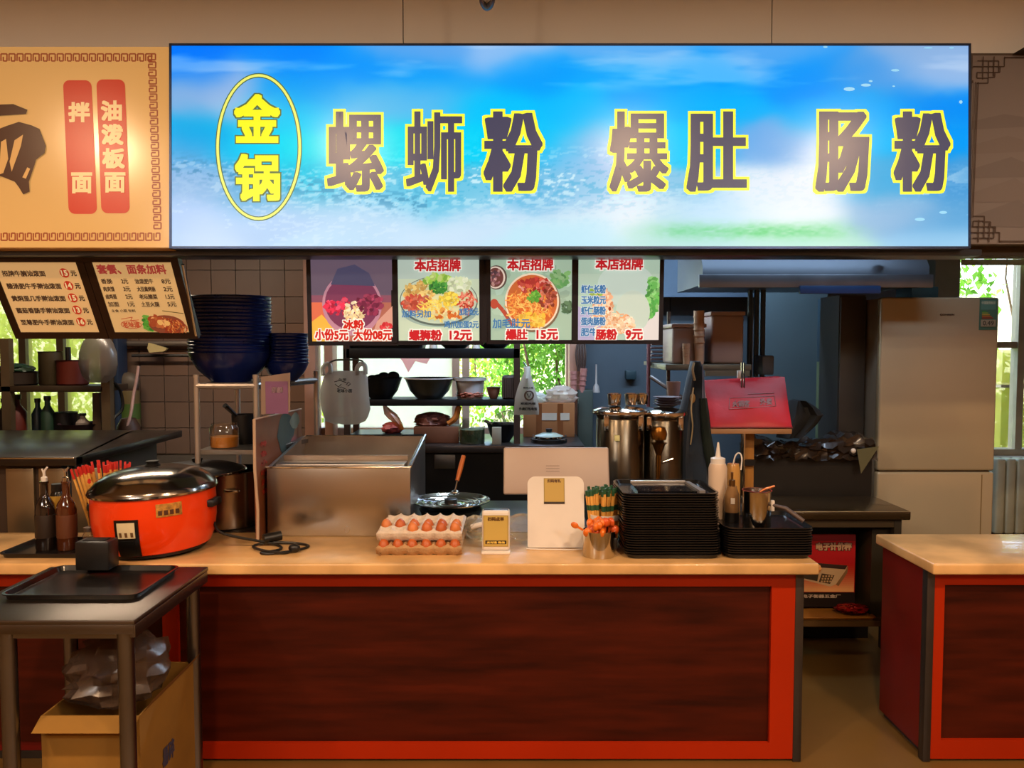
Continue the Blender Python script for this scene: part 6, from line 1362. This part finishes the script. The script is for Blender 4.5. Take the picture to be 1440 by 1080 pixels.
B().box(xr(1203, 4.0), xr(1230, 4.0), 3.80, 4.05, zr(860, 3.9), wz-.05).obj('side_panel', mat('dark_side', '#2a2416', .5), t)
# under shelf with tray, red packet, carton with scale
us = zr(868, 3.76)
B().box(xr(1085, 3.74), xr(1262, 3.74), 3.74, 4.06, us-.04, us-.012).obj('lower_shelf', mat('lower_shelf', '#5c4424', .5), t)
solo(tray_b(xr(1090, 3.75), xr(1238, 3.75), 3.745, 4.0, us-.011, .014, .02), 'wooden_tray', mat('tray_yellow_wood', '#b07830', .4, 0, .15, 5, coat=.3), 'yellow brown tray on the low shelf before the scale carton', 'tray')
solo(crumple(xr(1205, 3.8), 3.83, us+.022, .075, .05, .018, 71, amp=.3, flat=us+.004), 'snack_packet', mat('red_foil', '#a01c18', .2, .4, .7, 40), 'red and white foil packet lying on the yellow tray', 'packet')
cx0, cx1 = xr(1110, 3.92), xr(1203, 3.92); cz0, cz1 = us+.005, zr(750, 3.92)
t = thing('scale_carton', 'red carton with a picture of a weighing scale under the dark table', 'carton', ((cx0+cx1)/2, 3.95, cz0))
B().box(cx0, cx1, 3.90, 4.05, cz0, cz1, .002).obj('box_body', mat('carton_black', '#181010', .6), t)
PC = (1110, 750, 1203, 860); cv = Canvas(PC, (cx1-cx0, cz1-cz0), .0003)
cv.rect(1110, 750, 1203, 838, '#a80c10')
for k in range(14): f = k/13; cv.rect(1110, 795+k*3, 1202, 798.2+k*3, (lin((.68+.25*f, .08+.62*f, .05+.42*f))), False)
cv.rect(1110, 750, 1203, 760, '#7a0c10'); cv.text('电子计价秤', 1148, 763, 1197, 774, hx('#b08a6a'), .6, .6, hx('#40100c'), .8)
cv.poly([(1128, 812), (1146, 793), (1192, 797), (1190, 804), (1176, 826), (1168, 829), (1128, 818)], '#cbb08c'); cv.poly([(1146, 793), (1192, 797), (1189, 803), (1142, 799)], '#38241c'); cv.poly([(1130, 808), (1152, 808), (1150, 821), (1128, 816)], '#3c3428'); cv.poly([(1156, 809), (1174, 812), (1168, 825), (1152, 822)], '#4c3c2c')
for i in range(3):
    for j in range(4): cv.rect(1157+j*4-i, 812+i*4, 1159.5+j*4-i, 814.5+i*4, '#c8a878', False)
cv.poly([(1176, 826), (1190, 804), (1193, 797), (1192, 808), (1180, 828)], '#8c6c48'); cv.rect(1110, 838, 1203, 860, '#181010'); cv.text('电子衡器五金厂', 1130, 841, 1183, 846, hx('#c8b8a8'), .2)
o = cv.obj('printed_front', prnt, t); o.location = Vector((cx0, 3.8995, cz0))-t.location
# fridge
FY = 4.42; f0, f1 = xr(1236, FY, 1.2), xr(1411, FY, 1.9)-.02; fz = zr(418, FY); fs = zr(663, FY)
fm = mat('fridge_cream', '#c4b494', .22, .15, .03, 1.5, coat=.4)
t = thing('fridge', 'tall cream two-door fridge with an energy label', 'fridge', ((f0+f1)/2, FY+.33, 0))
B().box(f0+.006, f1-.006, FY+.06, FY+.65, .03, fz-.004, .006).obj('cabinet_body', mat('fridge_side', '#8a8070', .4), t)
for (a, b_) in ((fs+.004, fz), (.06, fs-.004)):
    B().box(f0, f1, FY, FY+.055, a, b_, .014, seg=4).obj('door', fm, t)
B().box(f0+.02, f1-.02, FY+.02, FY+.055, fs-.006, fs+.006).obj('door_gap', mat('gap_dark', '#2a1c10', .6), t)
B().box(f1-.075, f1-.07, FY-.002, FY+.004, .1, fs-.02).obj('groove_trim', mat('groove_beige', '#8c7448', .5), t)
LBX = (1371, 420, 1396, 464); lw = xr(1396, FY)-xr(1371, FY); lh = zr(420, FY)-zr(464, FY)
cv = Canvas((0, 0, 100, 170), (lw, lh)); cv.rect(0, 0, 100, 170, '#4a7a68'); cv.rect(8, 8, 92, 60, '#5c9488'); cv.text('中国能效标识', 12, 14, 88, 30, hx('#c8d8c0'), .5)
for k, c in enumerate(('#4c9c50', '#8cb050', '#c8b050', '#c87840', '#a84840')): cv.rect(14, 66+k*9, 40+k*9, 72+k*9, c)
cv.rect(8, 114, 92, 152, '#a8a48c'); cv.text('0.49', 20, 120, 80, 145, hx('#4a4a40'), .5)
o = cv.obj('energy_label', prnt, t); o.location = Vector((xr(1371, FY), FY-.001, zr(464, FY)))-t.location
cv = Canvas((0, 0, 100, 20), (.085, .012)); cv.text('CONREN', 2, 2, 98, 18, hx('#3a3028'), .8)
o = cv.obj('name_badge', prnt, t); o.location = Vector((xr(1316, FY), FY-.001, zr(444, FY)))-t.location
solo(B().box(xr(1277, FY+.2), xr(1314, FY+.2), FY+.2, FY+.4, fz, zr(403, FY+.2), .006), 'fridge_top_box', mat('teal_box', '#2c5258', .5), 'dark teal box lying on top of the fridge', 'box')
struct(B().box(xr(1300, 6.1), xr(1334, 6.1), 6.0, 6.18, 0, 2.7), 'trim_9', mat('grey_beige_post', '#7a7868', .6))
# radiator and window sill
YRd = 6.0; t = thing('radiator', 'white ribbed radiator below the right window', 'radiator', (xr(1432, YRd), YRd, .1))
rm = mat('radiator_cream', '#c8c8b0', .4)
for k in range(9):
    x = xr(1398, YRd)+k*.082
    B().box(x, x+.074, YRd-.05, YRd+.05, .15, zr(644, YRd), .018, seg=3).obj('rib', rm, t)
B().tube([(xr(1392, YRd), YRd+.02, .3), (4.4, YRd+.02, .3)], .02).obj('pipe', rm, t)
# roller blind over the right window
zb0, zb1 = zr(373, 6.05), zr(346, 6.05)+.1
t = thing('roller_blind', 'pale striped roller blind partly down over the right window', 'blind', (xr(1380, 6.05), 6.08, zb0))
for k in range(5): B().box(WIN[2][0]+.02, 4.95, 6.08, 6.09, zb0+(zb1-zb0)*k/5+.003, zb0+(zb1-zb0)*(k+1)/5, .002).obj('slat', mat('blind_pale', '#b8b890', .6), t)
t = thing('window_crate', 'yellowish crate of water bottles seen at the right edge by the window', 'crate', (xr(1425, 6.5), 6.7, .86))
ck = filmmat('crate_yellow', '#e0d860', .6)
B().box(xr(1407, 6.6), xr(1407, 6.6)+.5, 6.6, 6.9, .7, zr(492, 6.6), .02).obj('crate_body', ck, t); B().box(xr(1407, 6.6)-.01, xr(1407, 6.6)+.51, 6.59, 6.91, zr(545, 6.6), zr(541, 6.6)).obj('band', fgrey, t)
B().box(xr(1407, 6.6), xr(1407, 6.6)+.5, 6.62, 6.88, -.02, .7).obj('stand', mat('crate_stand', '#7a7a60', .7), t)
# kitchen dividers that keep daylight where the place has walls
struct(B().box(-5.2, -5.1, YF+.1, YW, 0, 2.7), 'wall_kitchen_left', mat('kitchen_side', '#4a4038', .7))
